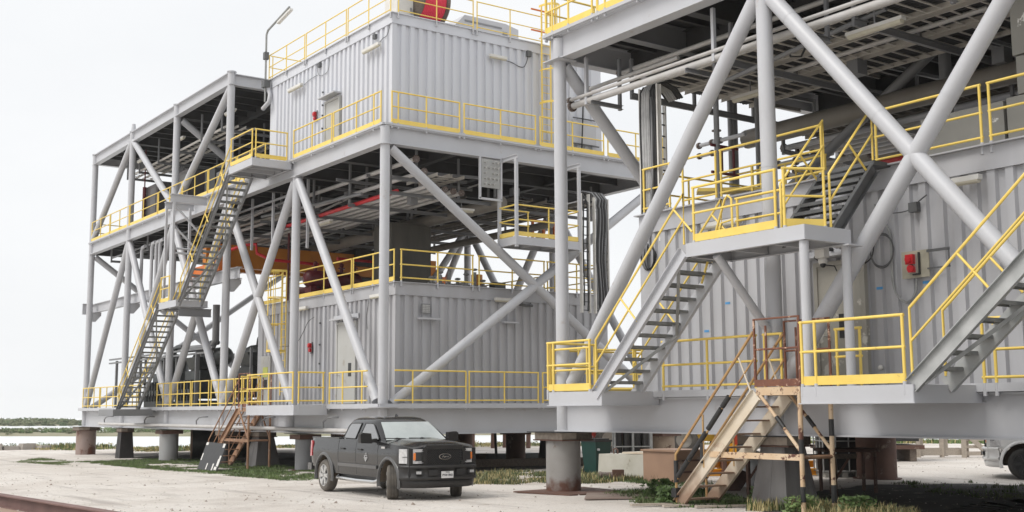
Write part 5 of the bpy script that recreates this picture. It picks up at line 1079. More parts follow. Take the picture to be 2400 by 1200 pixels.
# ================================================================== rusted access stairs
def scaffold_stairs(label, x0, x1, yf, yt, yp, zt, gnd, m_str, m_rail, m_leg, nt, tube=True, near=True):
    q = thing('access_stairs', label, 'staircase', ((x0 + x1) / 2, (yf + yt) / 2, gnd))
    b, t = V(x0, yf, gnd + .12), V(x0, yt, zt)
    for x, sg in ((x0, 1), (x1, -1)): MB().chan((x, yf, gnd + .03), (x, yt, zt - .15), .27, .06, .012, side=sg).build('stringer', m_str, q)
    tm = MB().prism([(x0 + .02, -.11, .0), (x0 + .02, .11, .0), (x0 + .02, .11, .03), (x0 + .02, -.11, .03)], (x1 - x0 - .04, 0, 0)).mesh('tread', m_str)
    for i in range(nt): f = (i + .7) / nt; inst('tread', tm, (0, yf + (yt - yf) * f, gnd + (zt - gnd) * f - .05), q)
    # top platform
    MB().box(x0 - .02, x1 + .02, yp, yt, zt - .16, zt - .01).build('platform', m_leg, q); MB().box(x0 - .03, x0 - .015, yp, yt + .02, zt - .0, zt + .13).build('toe_board', RUSTR, q)
    for x in (x0, x1):
        for y in (yp + .03,): MB().cyl((x, y, gnd - .05), (x, y, zt - .1), .044, n=12).build('leg', m_leg, q)
        MB().cyl((x, yt - .03, zt - .1), (x, yp + .03, (zt + gnd) / 2 - .02), .034, n=8).build('brace', m_leg, q)
    MB().bar((x0, yp, gnd + 1.05), (x0, yf - (yf - yt) * .42, gnd + 1.05), .05, .11).build('tie_bar', m_leg, q)
    MB().cyl((x0, yp + .03, gnd + 1.05), (x1, yp + .03, gnd + 1.05), .035, n=8).build('tie_bar', RSTST, q)
    for x in (x0, x1):
        R1 = MB(); h = 1.02
        R1.tube([(x, yf + .05, gnd + .02), (x, yf + .05, gnd + h), (x, yt + .05, zt + h)], .027, 8); R1.tube([(x, yf + .05, gnd + .5), (x, yt + .05, zt + .52)], .019, 8)
        hr = R1.build('handrail', m_rail, q); ym, zm = yf * .66 + yt * .34, gnd * .66 + zt * .34
        MB().cyl((x, ym, zm), (x, ym, zm + h), .02, n=8).build('post', m_rail, hr); n2 = V(0, (zt - gnd), (yf - yt)).normalized(); p = V(x, yf * .2 + yt * .8, gnd * .2 + zt * .8 + h); MB().cyl(p, p + V(0, -.32, -.72), .018, n=8).build('post', m_str, hr)
    hh = 1.25
    for x in (x0 - .0, x1 + .0):
        R1 = MB(); R1.tube([(x, yt + .02, zt), (x, yt + .02, zt + hh), (x, yp, zt + hh), (x, yp, zt)], .028, 8); R1.cyl((x, yt, zt + hh * .55), (x, yp, zt + hh * .55), .02, n=8); hr = R1.build('handrail', RUSTR, q)
        MB().cyl((x, (yt * .75 + yp * .25), zt), (x, (yt * .75 + yp * .25), zt + hh * .9), .022, n=8).build('post', RUSTR, hr)
    return q
st = scaffold_stairs('cream and rust access stairs leading from the weeds to the right module', 16.42, 17.25, 17.42, 15.25, 14.2, 2.40, .08, CREAM, OCHR, RUSTP, 9)
# black foam wrapping on those rails
P0, P1 = V(16.4, 17.45, .62), V(16.4, 15.3, 2.92)
for a, b in ((.02, .16), (.17, .40), (.43, .60), (.615, .70)): MB().cyl(P0.lerp(P1, a), P0.lerp(P1, b), .05, n=10).build('foam_wrap', BLACK, st)
for a, b in (((16.42, 17.47, .55), (16.42, 17.47, .98)), ((16.42, 16.72, .95), (16.42, 16.72, 1.35)), ((17.25, 17.47, .6), (17.25, 17.47, .95))): MB().cyl(a, b, .048, n=10).build('foam_wrap', BLACK, st)
mb = MB(); mb.box(16.34, 16.5, 17.4, 17.54, .26, .44); mb.build('black_box_clamp', BLK, st)
for x, y, a, b in ((16.42, 14.23, .35, .62), (16.42, 14.23, 1.2, 1.45), (17.25, 14.23, .3, .62), (17.25, 14.23, 1.5, 1.8)): MB().cyl((x, y, a), (x, y, b), .050, n=10).build('black_tape', BLK, st)
for k, x in ((0, 16.42), (1, 17.25)):
    p, r_ = V(x, 15.2, 2.3), V(x, 14.23, 1.22); MB().cyl(p.lerp(r_, .42), p.lerp(r_, .6), .041, n=10).build('black_tape', BLK, st)
scaffold_stairs('small rusted access stairs with one brown handrail beside the left module', 17.4, 18.25, 45.2, 42.3, 41.3, 2.15, -.13, RSTST, RSTST, RSTST, 9)

# ================================================================== pickup trucks
def lb(mb, name, m, parent, s=1.0):
    for p in mb.v: p *= s
    ob = bpy.data.objects.new(name, mb.mesh(name, m)); COL.objects.link(ob); ob.parent = parent; return ob
GLASS = mat('side_glass_sky_sheen', (0.13, 0.133, 0.138), 0.03, spec=1.0, coat=1.0, c2=(0.11, 0.112, 0.115))  # base colour lifted to imitate sky reflected in the side windows
WSH = mat('pale_sky_sheen_windscreen', (0.46, 0.50, 0.49), 0.06, spec=0.8, coat=1.0, c2=(0.30, 0.335, 0.33), scale=1.6, amt=.5)  # pale base colour paints in the sky reflection on the windscreen
TYRE = mat('dusty_tyre_rubber', (0.17, 0.15, 0.125), 0.85, c2=(0.07, 0.065, 0.06), scale=5, bump=.3)
TYREB = mat('black_tyre_rubber', (0.02, 0.02, 0.02), 0.7, c2=(0.035, 0.033, 0.03), scale=6)
RIM = mat('machined_alloy', (0.62, 0.62, 0.62), 0.35, metal=.3, c2=(0.45, 0.44, 0.42), scale=9)
PLAS = mat('black_bumper_plastic', (0.014, 0.014, 0.016), 0.45, c2=(0.03, 0.028, 0.026), scale=3)
LENS = mat('clear_lamp_lens', (0.60, 0.60, 0.60), 0.12, spec=1.0, coat=1.0, c2=(0.42, 0.42, 0.43), scale=14, amt=.3)
AMB = mat('amber_lens', (0.80, 0.22, 0.03), 0.25, scale=5)
TAIL = mat('red_tail_lens', (0.55, 0.03, 0.04), 0.2, coat=1.0, scale=5)
LINER = mat('dusty_wheel_liner', (0.13, 0.10, 0.07), 0.9, c2=(0.08, 0.065, 0.05), scale=6)
PAINTB = mat('black_dusty_car_paint', (0.009, 0.009, 0.011), 0.2, spec=.3, coat=.5, c2=(0.020, 0.0195, 0.019), scale=1.6, amt=.9)
PAINTW = mat('white_car_paint', (0.80, 0.80, 0.79), 0.3, coat=.6, c2=(0.64, 0.64, 0.63), scale=1)
CHR = mat('chrome_trim', (0.7, 0.7, 0.7), 0.15, metal=1.0, scale=5)
XR_, XF_ = -0.25, 3.63
def interp(t, P):
    if t <= P[0][0]: return P[0][1]
    for a, b in zip(P[:-1], P[1:]):
        if t <= b[0]: return a[1] + (b[1] - a[1]) * (t - a[0]) / (b[0] - a[0])
    return P[-1][1]
def wheel(root, x, y, s, steer, rimm, tyrem, R0=.41, W=.275):
    """part 'wheel' (rim) > tyre; outer face towards sign(y)"""
    sg = 1 if y > 0 else -1; q = Matrix.Rotation(steer, 4, 'Z'); c = V(x, y, R0)
    def put(mb):
        for i, p in enumerate(mb.v): mb.v[i] = (q @ p) + c
        return mb
    ax = V(0, sg, 0); h = W / 2
    mb = MB(); mb.lathe((0, 0, 0), ax, [(h - .02, .0), (h - .02, .07), (h - .05, .08), (h - .09, .16), (h - .06, .255), (h - .01, .265), (h - .01, .285), (-h + .02, .285), (-h + .02, .1), (-h + .02, 0)], 32)
    for k in range(6):
        for dd in (-.13, .13):
            a = 2 * PI * k / 6 + dd; a2 = 2 * PI * k / 6 + dd * .55; p0 = V(.06 * math.cos(a2), (h - .03) * sg, .06 * math.sin(a2)); p1 = V(.262 * math.cos(a), (h - .015) * sg, .262 * math.sin(a)); mb.bar(p0, p1, .05, .045, up=(0, 1, 0))
    mb.cur = 1; mb.lathe((0, 0, 0), ax, [(h - .052, .06), (h - .052, .26)], 32)
    o = lb(put(mb), 'wheel', [rimm, BLK], root, s)
    mb = MB(); pr = [(-h + .01, .28), (-h, .33), (-h + .015, .38), (-h + .04, R0 - .012)]
    for i in range(5): t = -h + .045 + i * (W - .09) / 5; u = (W - .09) / 5; pr += [(t + .004, R0), (t + u - .016, R0), (t + u - .012, R0 - .014), (t + u, R0 - .014)]
    pr += [(h - .04, R0 - .012), (h - .015, .38), (h, .33), (h - .01, .28)]
    mb.lathe((0, 0, 0), ax, pr, 48)
    lb(put(mb), 'tyre', tyrem, o, s)
    return o
def pickup(label, loc, head, s, paint, rimm, tyrem, steer=0.0, trim=None, lift=0.0, plate=None, flare=None):
    root = thing('pickup_truck', label, 'pickup truck', loc); root.rotation_euler = (0, 0, head); trim = trim or paint
    W = lambda x: .965 - (.16 * ((x - 4.0) / .55) ** 2 if x > 4.0 else 0) - (.03 * ((-.9 - x) / .3) ** 2 if x < -.9 else 0)
    shp = lambda z: interp(z, [(.3, .95), (.5, .965), (.72, .985), (.78, 1.0), (1.0, 1.005), (1.15, 1.0), (1.19, .985), (1.32, .97), (1.42, .945)])
    def bot(x):
        b = interp(x, [(-1.2, .66), (-.9, .60), (-.8, .50), (3.05, .50), (4.10, .50), (4.16, .80), (4.6, .80)])
        for c in (XR_, XF_):
            if abs(x - c) < .53: b = max(b, .40 + math.sqrt(.53 ** 2 - (x - c) ** 2) * 1.02)
        return b
    top = lambda x: interp(x, [(-1.2, 1.385), (.62, 1.385), (.66, 1.37), (3.0, 1.355), (3.3, 1.325), (4.2, 1.27), (4.5, 1.22), (4.56, 1.20)])
    xs = sorted(set([round(-1.18 + .08 * i, 3) for i in range(72)] + [XR_ - .53, XR_ + .53, XF_ - .53, XF_ + .53, XR_ - .525, XR_ + .525, XF_ - .525, XF_ + .525, -1.18, 4.5, 4.54]))
    xs = [x for x in xs if -1.181 <= x <= 4.55]
    mb = MB(); rows = 9
    for sg in (-1, 1):
        vs = []
        for x in xs:
            b, t = bot(x), top(x)
            for j in range(rows): z = b + (t - b) * j / (rows - 1); vs.append((x, sg * W(x) * shp(z), z))
        fs = [(i * rows + j, (i + 1) * rows + j, (i + 1) * rows + j + 1, i * rows + j + 1) for i in range(len(xs) - 1) for j in range(rows - 1)]
        if sg > 0: fs = [tuple(reversed(f)) for f in fs]
        mb.add(vs, fs, True)
        # sill turned in
        vs = []
        for x in xs: b = bot(x); vs += [(x, sg * W(x) * shp(b), b), (x, sg * (W(x) - .10), b + .01)]
        mb.add(vs, [(2 * i, 2 * i + 1, 2 * i + 3, 2 * i + 2) for i in range(len(xs) - 1)])
    # hood and cowl
    hx = [3.02 + .1 * i for i in range(15)] + [4.5, 4.56]; hx = sorted(set([x for x in hx if x <= 4.56])); ny = 16; vs = []
    for x in hx:
        for j in range(ny + 1):
            v = -1 + 2 * j / ny; w = W(x) * shp(top(x)); y = v * w; z = top(x) + .055 * (1 - v ** 4) + (.035 if abs(v) < .58 else .035 * max(0, 1 - (abs(v) - .58) / .12)) * (1 if x < 4.3 else max(0, (4.56 - x) / .26))
            vs.append((x + (.06 * (1 - v * v) if x > 4.4 else 0), y, z))
    k = ny + 1; mb.add(vs, [(i * k + j, (i + 1) * k + j, (i + 1) * k + j + 1, i * k + j + 1) for i in range(len(hx) - 1) for j in range(ny)], True)
    # nose panel above grille, bed front wall, tailgate
    mb.box(-1.19, -1.14, -.90, .90, .66, 1.385); mb.box(.60, .64, -.90, .90, .6, 1.385)
    for sg in (-1, 1): mb.box(-1.18, .62, sg * .80, sg * .925, 1.375, 1.40); mb.box(-1.16, .62, sg * .78, sg * .80, .8, 1.39)
    mb.cur = 1; mb.box(-1.16, .62, -.80, .80, .78, .80)
    lb(mb, 'body', [paint, BLK], root, s)
    # cab
    mb = MB(); rings = []; N = 40
    Z = [(1.34, .60, 3.22, .925), (1.42, .63, 3.10, .895), (1.60, .70, 2.84, .82), (1.79, .79, 2.54, .745), (1.85, .85, 2.44, .70), (1.90, .95, 2.33, .62), (1.93, 1.12, 2.15, .48), (1.94, 1.4, 1.9, .2)]
    for z, xa, xb, w in Z:
        cx, hx_ = (xa + xb) / 2, (xb - xa) / 2; ring = []
        for i in range(N):
            t = 2 * PI * i / N; e = .28; ca, sa = math.cos(t), math.sin(t); X = cx + hx_ * math.copysign(abs(ca) ** e, ca); Y = w * math.copysign(abs(sa) ** e, sa)
            if ca > 0: X += .10 * (1 - (Y / w) ** 2) * min(1, (X - cx) / hx_)
            ring.append((X, Y, z))
        rings += ring
    fs = [(j * N + i, j * N + (i + 1) % N, (j + 1) * N + (i + 1) % N, (j + 1) * N + i) for j in range(len(Z) - 1) for i in range(N)]; mb.add(rings, fs + [tuple(range((len(Z) - 1) * N, len(Z) * N))], True)
    cab = lb(mb, 'cab', paint, root, s)
    hw = lambda z: interp(z, [(1.34, .925), (1.42, .895), (1.60, .82), (1.79, .745), (1.85, .70)])
    for sg in (-1, 1):
        for poly in ([(.90, 1.405), (.97, 1.70), (1.06, 1.77), (1.68, 1.775), (1.63, 1.395)], [(1.84, 1.39), (1.92, 1.775), (2.33, 1.77), (2.44, 1.74), (2.98, 1.42), (2.98, 1.39)]):
            mb = MB(); A_ = [(x, sg * (hw(z) + .006), z) for x, z in poly]; mb.prism(A_, (0, sg * .006, 0)); lb(mb, 'side_window', GLASS, cab, s)
            mb = MB(); n_ = len(poly)
            for i in range(n_): a, b = A_[i], A_[(i + 1) % n_]; mb.bar(V(a) + V(0, sg * .006, 0), V(b) + V(0, sg * .006, 0), .014, .022, up=(0, 1, 0))
            lb(mb, 'window_seal', BLK, cab, s)
    mb = MB(); vs = []; nu, nv = 12, 6
    for j in range(nv + 1):
        f = j / nv; z = 1.375 + (1.80 - 1.375) * f; xb = interp(z, [(1.34, 3.22), (1.42, 3.10), (1.60, 2.84), (1.79, 2.54), (1.85, 2.44)]); w = hw(z) * .885
        for i in range(nu + 1): v = -1 + 2 * i / nu; y = v * w; vs.append((xb + .10 * (1 - (y / hw(z)) ** 2) + .012 - .015 * abs(v) ** 5, y, z + .006))
    k = nu + 1; mb.add(vs, [(j * k + i, j * k + i + 1, (j + 1) * k + i + 1, (j + 1) * k + i) for j in range(nv) for i in range(nu)], True); lb(mb, 'windscreen', WSH, cab, s)
    mb = MB()
    for y0 in (-.62, .05): mb.tube([(3.33, y0 + .30, 1.385), (3.27, y0 + .05, 1.43), (3.29, y0 - .0, 1.42)], .012, 6); mb.tube([(3.235 + .0, y0 - .28, 1.425), (3.29, y0 + .28, 1.415)], .011, 6)
    lb(mb, 'wiper', BLK, cab, s)
    mb = MB(); mb.prism([(2.02, -.02, 1.94), (2.14, -.02, 1.94), (2.04, -.02, 2.0)], (0, .04, 0)); lb(mb, 'antenna', BLK, cab, s)
    # seams, handles, mouldings
    for sg in (-1, 1):
        for x in (.655, 1.755, 3.03):
            mb = MB()
            for j in range(8):
                z0, z1 = .52 + j * .105, .52 + (j + 1) * .105; mb.bar((x, sg * (W(x) * shp(z0) + .001), z0), (x, sg * (W(x) * shp(z1) + .001), z1), .004, .014 if x > .7 else .028, up=(1, 0, 0))
            lb(mb, 'door_seam', BLK, root, s)
        for x in (.98, 2.05): lb(MB().box(x - .12, x + .10, sg * .968, sg * 1.0, 1.115, 1.155), 'door_handle', PLAS, root, s)
        lb(MB().box(.70, 3.0, sg * .945, sg * .99, .70, .775), 'side_moulding', trim, root, s)
        mb = MB(); mb.tube([(.60, sg * .88, .46), (.72, sg * 1.0, .40), (1.9, sg * 1.01, .385), (2.95, sg * 1.0, .39), (3.05, sg * .9, .45)], .045, 10); lb(mb, 'side_step', CHR if paint == PAINTB else BLK, root, s)
        # wheel arch flares and liners
        for c in (XR_, XF_):
            for nm, r0, r1, y0, y1, mm in (('arch_flare', .53, .595, .955, .998, flare or trim),):
                vs = []; n_ = 20
                for i in range(n_ + 1):
                    a = PI * (-.06 + 1.12 * i / n_); 
                    for rr, yy in ((r0, .90), (r0, y1), (r1 - .02, y1), (r1 + .02, y0 - .0)): vs.append((c + rr * math.cos(a), sg * yy, .40 + rr * 1.02 * math.sin(a)))
                mb = MB(); mb.add(vs, [(4 * i + j, 4 * i + 4 + j, 4 * i + 5 + j, 4 * i + 1 + j) for i in range(n_) for j in range(3)], True); lb(mb, nm, mm, root, s)
            vs = []; n_ = 14
            for i in range(n_ + 1): a = PI * i / n_; vs += [(c + .525 * math.cos(a), sg * .93, .40 + .53 * math.sin(a)), (c + .525 * math.cos(a), sg * .58, .40 + .53 * math.sin(a))]
            mb = MB(); mb.add(vs, [(2 * i, 2 * i + 2, 2 * i + 3, 2 * i + 1) for i in range(n_)], True); mb.add([(c + .525 * math.cos(PI * i / n_), sg * .58, .40 + .53 * math.sin(PI * i / n_)) for i in range(n_ + 1)], [tuple(range(n_ + 1))]); lb(mb, 'wheel_liner', LINER, root, s)
        # mirror
        mb = MB(); mb.prism([(2.72, sg * 1.03, 1.30), (2.72, sg * 1.33, 1.31), (2.72, sg * 1.34, 1.52), (2.72, sg * 1.28, 1.56), (2.72, sg * 1.06, 1.54)], (.15, 0, 0)); mb.prism([(2.76, sg * .90, 1.33), (2.76, sg * 1.05, 1.32), (2.76, sg * 1.05, 1.40), (2.76, sg * .90, 1.42)], (.12, 0, 0)); lb(mb, 'wing_mirror', PLAS, root, s)
        # tail light and head light
        lb(MB().prism([(-1.205, sg * .972, .88), (-1.07, sg * .982, .90), (-1.05, sg * .975, 1.22), (-1.10, sg * .965, 1.30), (-1.205, sg * .95, 1.30)], (0, -sg * .10, 0)), 'tail_light', TAIL, root, s)
        PL = [(4.60, .50), (4.575, .66), (4.52, .80), (4.43, .89), (4.30, .955), (4.20, .972)]
        def strip(z0, z1, P, dx=0., dy=0., inner=.06):
            q = MB(); n_ = len(P); vs = []
            for z in (z0, z1):
                for x, y in P: vs.append((x + dx, sg * (y + dy), z))
                for x, y in P: vs.append((x + dx - inner, sg * (y + dy - inner * .6), z))
            m_ = 2 * n_; fs = [(i, i + 1, m_ + i + 1, m_ + i) for i in range(n_ - 1)] + [(m_ + i, m_ + i + 1, m_ + n_ + i + 1, m_ + n_ + i) for i in range(n_ - 1)] + [(i, n_ + i, n_ + i + 1, i + 1) for i in range(n_ - 1)] + [(n_ + i, n_ + i + 1, m_ + n_ + i + 1, m_ + n_ + i) for i in range(n_ - 1)] + [(0, m_, m_ + n_, n_), (n_ - 1, 2 * n_ - 1, m_ + 2 * n_ - 1, m_ + n_ - 1)]
            q.add(vs, fs); return q
        hl = lb(strip(.87, 1.20, PL), 'headlight', LENS, root, s)
        lb(strip(.93, 1.13, PL[:2] + [(4.55, .735)], dx=.012, dy=.0, inner=.05), 'lamp_insert', BLK if paint == PAINTB else LENS, hl, s)
        lb(strip(.95, 1.11, [(4.555, .725), (4.535, .775)], dx=.016, inner=.05), 'indicator', AMB, hl, s)
        lb(strip(1.01, 1.025, [(4.53, .79), (4.52, .80), (4.43, .89), (4.33, .95)], dx=.008, inner=.03), 'lamp_divider', BLK, hl, s)
        lb(strip(.62, .72, [(4.70, .60), (4.66, .76)], dx=-.015, inner=.04), 'fog_light_recess', BLK, root, s)
        lb(MB().prism([(4.672, sg * .64, .64), (4.655, sg * .75, .64), (4.655, sg * .75, .70), (4.672, sg * .64, .70)], (.02, 0, 0)), 'fog_light', LENS, root, s)
        lb(MB().prism([(4.735, sg * .25, .60), (4.72, sg * .47, .60), (4.72, sg * .47, .73), (4.735, sg * .25, .73)], (.012, 0, 0)), 'tow_cover', BLK, root, s)
        mb = MB(); lb(mb.box(3.27, 3.47, sg * .965, sg * .985, 1.19, 1.235), 'fender_badge', CHR, root, s)
        for x, st_ in ((XR_, 0), (XF_, steer)): wheel(root, x, sg * .845, s, st_, rimm, tyrem)
    # bumper: swept strip round the nose
    bp_ = [(4.25, -.985), (4.45, -.94), (4.60, -.80), (4.70, -.55), (4.74, -.25), (4.745, 0), (4.74, .25), (4.70, .55), (4.60, .80), (4.45, .94), (4.25, .985)]
    def sweep(zs, P):
        q = MB(); n_ = len(P); vs = []
        for z, sc, dx in zs: vs += [(x * 1 + dx, y * sc, z) for x, y in P]
        q.add(vs, [(j * n_ + i, j * n_ + i + 1, (j + 1) * n_ + i + 1, (j + 1) * n_ + i) for j in range(len(zs) - 1) for i in range(n_ - 1)], True); return q
    lb(sweep([(.84, .98, -.16), (.83, 1, -.03), (.80, 1, 0), (.77, 1, 0), (.76, .995, -.03), (.58, .995, -.03), (.56, 1.0, 0), (.50, 1.0, -.01), (.48, .98, -.08)], bp_), 'front_bumper', PLAS if paint == PAINTB else paint, root, s)
    lb(sweep([(.49, .97, -.07), (.45, .96, -.04), (.33, .95, -.07), (.31, .93, -.14)], bp_), 'air_dam', PLAS if paint == PAINTB else paint, root, s)
    lb(MB().box(4.30, 4.53, -.88, .88, .5, 1.21), 'nose_core', BLK if paint == PAINTB else paint, root, s)
    # grille
    oct_ = [(-.53, 1.14), (-.47, 1.235), (.47, 1.235), (.53, 1.14), (.53, .90), (.45, .80), (-.45, .80), (-.53, .90)]
    mb = MB(); n_ = len(oct_)
    for i in range(n_): a, b = oct_[i], oct_[(i + 1) % n_]; mb.bar((4.60, a[0], a[1]), (4.60, b[0], b[1]), .10, .055, up=(1, 0, 0))
    gr = lb(mb, 'grille', PLAS, root, s)
    mb = MB()
    for i in range(26):
        c = -.78 + .062 * i
        for sl in (1, -1):
            P_ = []
            for t in range(0, 45): z = .82 + t * .009; y = c + sl * (z - 1.02) * 1.6; 
            y0, y1 = c + sl * -.2 * 1.6, c + sl * .2 * 1.6; z0, z1 = .82, 1.22
            def clip(y, z, dy, dz):
                if y > .49: k = (y - .49) / dy; return y - dy * k, z - dz * k
                if y < -.49: k = (y + .49) / dy; return y - dy * k, z - dz * k
                return y, z
            if min(y0, y1) > .49 or max(y0, y1) < -.49: continue
            a = clip(y0, z0, y1 - y0, z1 - z0); b = clip(y1, z1, y1 - y0, z1 - z0); mb.bar((4.575, a[0], a[1]), (4.575, b[0], b[1]), .012, .02, up=(1, 0, 0))
    lb(mb, 'grille_mesh', mat('grille_satin_grey', (.045, .045, .047), .35, scale=4), gr, s)
    mb = MB(); mb.box(4.565, 4.60, -.5, .5, 1.008, 1.03) if False else None
    N = 28; el = [(0, .16 * math.cos(2 * PI * i / N), .068 * math.sin(2 * PI * i / N)) for i in range(N)]
    if plate:
        mb = MB(); mb.prism([V(4.635, 0, 1.02) + V(e) for e in el], (.012, 0, 0)); em = lb(mb, 'emblem', CHR, gr, s)
        mb = MB(); mb.prism([V(4.647, 0, 1.02) + V(e) * .88 for e in el], (.006, 0, 0)); lb(mb, 'emblem_face', mat('emblem_navy', (.012, .014, .02), .3), em, s)
        def tx(st_, size, y, z, x, mm, par, shear=0, sx=1):
            o = text_mesh('lettering', st_, size, (0, 0, 0), (0, 1, 0), (0, 0, 1), mm, par, ext=.003, shear=shear, sx=sx)
            k_ = root_loc(par)
            for v in o.data.vertices: v.co = (v.co + k_ + V(x, y, z)) * s
            return o
        # text placed relative to root: strip the location offset text_mesh applied
        o = tx('Ford', .085, 0, 1.02, 4.655, CHR, em, .35, 1.1)
        mb = MB(); mb.box(4.75, 4.765, -.155, .155, .535, .69); pl = lb(mb, 'number_plate', mat('plate_white', (.75, .75, .74), .5), root, s)
        INK = mat('plate_ink', (.03, .03, .05), .5)
        tx('TEXAS', .035, 0, .668, 4.768, INK, pl); tx('PYW·7842', .075, 0, .60, 4.768, INK, pl, 0, .82)
        mb = MB(); 
        for a, b, c, d in ((-.09, .02, .09, .035), (-.11, -.03, .11, -.012), (-.05, -.07, .05, -.055), (-.03, .05, -.01, .09), (.02, .05, .04, .1), (-.08, -.05, -.03, .01), (.03, -.06, .09, 0)): mb.box(2.38 + a, 2.38 + c, -.981, -.979, .97 + b, .97 + d)
        mb.prism([(2.30, -.981, .92), (2.38, -.981, .85), (2.46, -.981, .92), (2.42, -.981, .94), (2.34, -.981, .94)], (0, .002, 0)); lb(mb, 'door_decal', mat('decal_grey', (.42, .42, .42), .5), root, s)
    # rear bumper, chassis
    lb(MB().box(-1.42, -1.16, -.95, .95, .52, .70), 'rear_bumper', trim if paint == PAINTB else paint, root, s)
    mb = MB(); mb.box(-1.1, 4.2, -.45, .45, .34, .62); mb.box(.6, 3.0, -.85, .85, .42, .60); mb.cyl((XR_, -.75, .41), (XR_, .75, .41), .06, n=10); mb.cyl((XF_, -.75, .41), (XF_, .75, .41), .06, n=10); lb(mb, 'chassis', BLK, root, s)
    return root
TRIMG = mat('dusty_grey_trim', (0.055, 0.055, 0.058), 0.35, c2=(0.09, 0.088, 0.085), scale=3, coat=.4)
pickup('black crew cab pickup truck parked facing the camera with its front wheels turned', (14.33, 26.76, .008), -1.637, .955, PAINTB, RIM, TYRE, steer=R(-27), trim=TRIMG, plate=True)
pickup('white pickup truck with black wheels cut by the right edge of the picture', (35.9, 16.85, -.16), R(116), 1.15, PAINTW, BLK, TYREB)

# ================================================================== yard clutter
def G(x, y): return gz(x, y)
# green wheelie bin
q = thing('wheelie_bin', 'dark green wheelie bin standing behind the near grey pier', 'bin', (23.6, 28.7, 0)); GRN = mat('green_bin_plastic', (.012, .055, .045), .5, c2=(.008, .04, .035), scale=3)
c = V(23.6, 28.7, 0)
mb = MB(); mb.add([(c.x - .24, c.y - .28, .02), (c.x + .24, c.y - .28, .02), (c.x + .24, c.y + .28, .02), (c.x - .24, c.y + .28, .02), (c.x - .32, c.y - .36, 1.0), (c.x + .32, c.y - .36, 1.0), (c.x + .32, c.y + .36, 1.0), (c.x - .32, c.y + .36, 1.0)], [(0, 3, 2, 1), (4, 5, 6, 7), (0, 1, 5, 4), (1, 2, 6, 5), (2, 3, 7, 6), (3, 0, 4, 7)]); mb.build('bin_body', GRN, q)
mb = MB(); mb.box(c.x - .34, c.x + .34, c.y - .38, c.y + .38, 1.0, 1.06); mb.box(c.x - .28, c.x + .28, c.y - .3, c.y + .3, 1.06, 1.1); mb.tube([(c.x - .2, c.y + .1, 1.1), (c.x - .2, c.y + .1, 1.16), (c.x - .2, c.y - .1, 1.16), (c.x - .2, c.y - .1, 1.1)], .015, 6); mb.build('lid', BLK, q)
for s in (-.3, .3): MB().cyl((c.x - .2 + .0, c.y + .30 * (1 if s > 0 else .6), .12), (c.x - .12, c.y + .30 * (1 if s > 0 else .6), .12), .12, n=16).build('wheel', BLK, q)
vr = V(.8149, -.5796, 0); vf = V(.5796, .8149, 0)
text_mesh('lettering', 'Waste', .13, c + vf * -.34 + V(-.04, -.02, .78), (.0, -1, 0), (0, 0, 1), mat('white_print', (.6, .6, .6), .6), q, ext=.004)
def obox(mb, c, hw, hd, z0, z1, rot=0.0, top=None):
    """upright box turned rot from the view axes"""
    a = (vr * math.cos(rot) + vf * math.sin(rot)); b = (-vr * math.sin(rot) + vf * math.cos(rot)); c = V(c[0], c[1], 0); t = top or (hw, hd)
    P = [c - a * hw - b * hd, c + a * hw - b * hd, c + a * hw + b * hd, c - a * hw + b * hd]; Q = [c - a * t[0] - b * t[1], c + a * t[0] - b * t[1], c + a * t[0] + b * t[1], c - a * t[0] + b * t[1]]
    mb.add([(p.x, p.y, z0) for p in P] + [(p.x, p.y, z1) for p in Q], [(0, 3, 2, 1), (4, 5, 6, 7), (0, 1, 5, 4), (1, 2, 6, 5), (2, 3, 7, 6), (3, 0, 4, 7)]); return mb
CB = mat('stained_white_concrete', (.58, .56, .50), .8, c2=(.46, .44, .37), scale=2, spots=(.25, .21, .15), spot_scale=2.5, spot_lo=.62, spot_hi=.72, bump=.2)
q = thing('concrete_block', 'long stained white concrete block with a lifting eye', 'concrete block', (23.2, 26.7, 0))
P0, P1 = V(22.6, 27.5, 0), V(22.6, 25.25, 0)
mb = MB(); mb.prism([(22.55, 27.35, .06), (22.55, 25.2, .06), (22.55, 25.2, .72), (22.55, 27.3, .69)], (1.2, 0, 0)); mb.build('block', CB, q); mb = MB(); mb.box(22.5, 23.8, 25.2, 27.6, .0, .08); mb.build('timber_skid', WOOD, q)
MB().tube([(22.8, 26.9, .69), (22.78, 26.9, .82), (22.8, 26.82, .86), (22.83, 26.76, .8), (22.84, 26.78, .69)], .025, 6).build('lifting_eye', PILER, q)
MB().box(22.6, 23.6, 25.2, 26.3, .725, .77).build('cover_sheet', CREAM, q)
q = thing('steel_crate', 'brown painted steel crate beside the concrete block', 'crate', (22.6, 24.0, 0)); BR = mat('brown_primer_steel', (.36, .23, .155), .6, c2=(.27, .17, .115), scale=1.5, spots=(.50, .47, .44), spot_scale=2.2, spot_lo=.62, spot_hi=.7)
MB().box(21.85, 22.95, 23.25, 24.55, .02, .86).build('crate_body', BR, q); MB().box(21.8, 23.0, 23.2, 24.6, .862, .91).build('rim', BR, q)
for z in (.3, .6): MB().box(21.86, 22.94, 23.22, 23.248, z, z + .05).build('rib', PILER, q)
q = thing('pipe_fitting', 'short rusty flanged pipe fitting lying in front of the concrete block', 'pipe fitting', (21.6, 25.6, 0))
mb = MB(); obox(mb, (21.75, 25.5), .16, .12, .0, .32); mb.build('bracket', PILER, q); mb = MB(); p = V(21.7, 25.6, .14); mb.lathe(p - vr * .45, vr, [(0, .0), (0, .09), (.02, .13), (.08, .13), (.1, .11), (.4, .11)], 16); mb.build('pipe_end', FLNG, q)
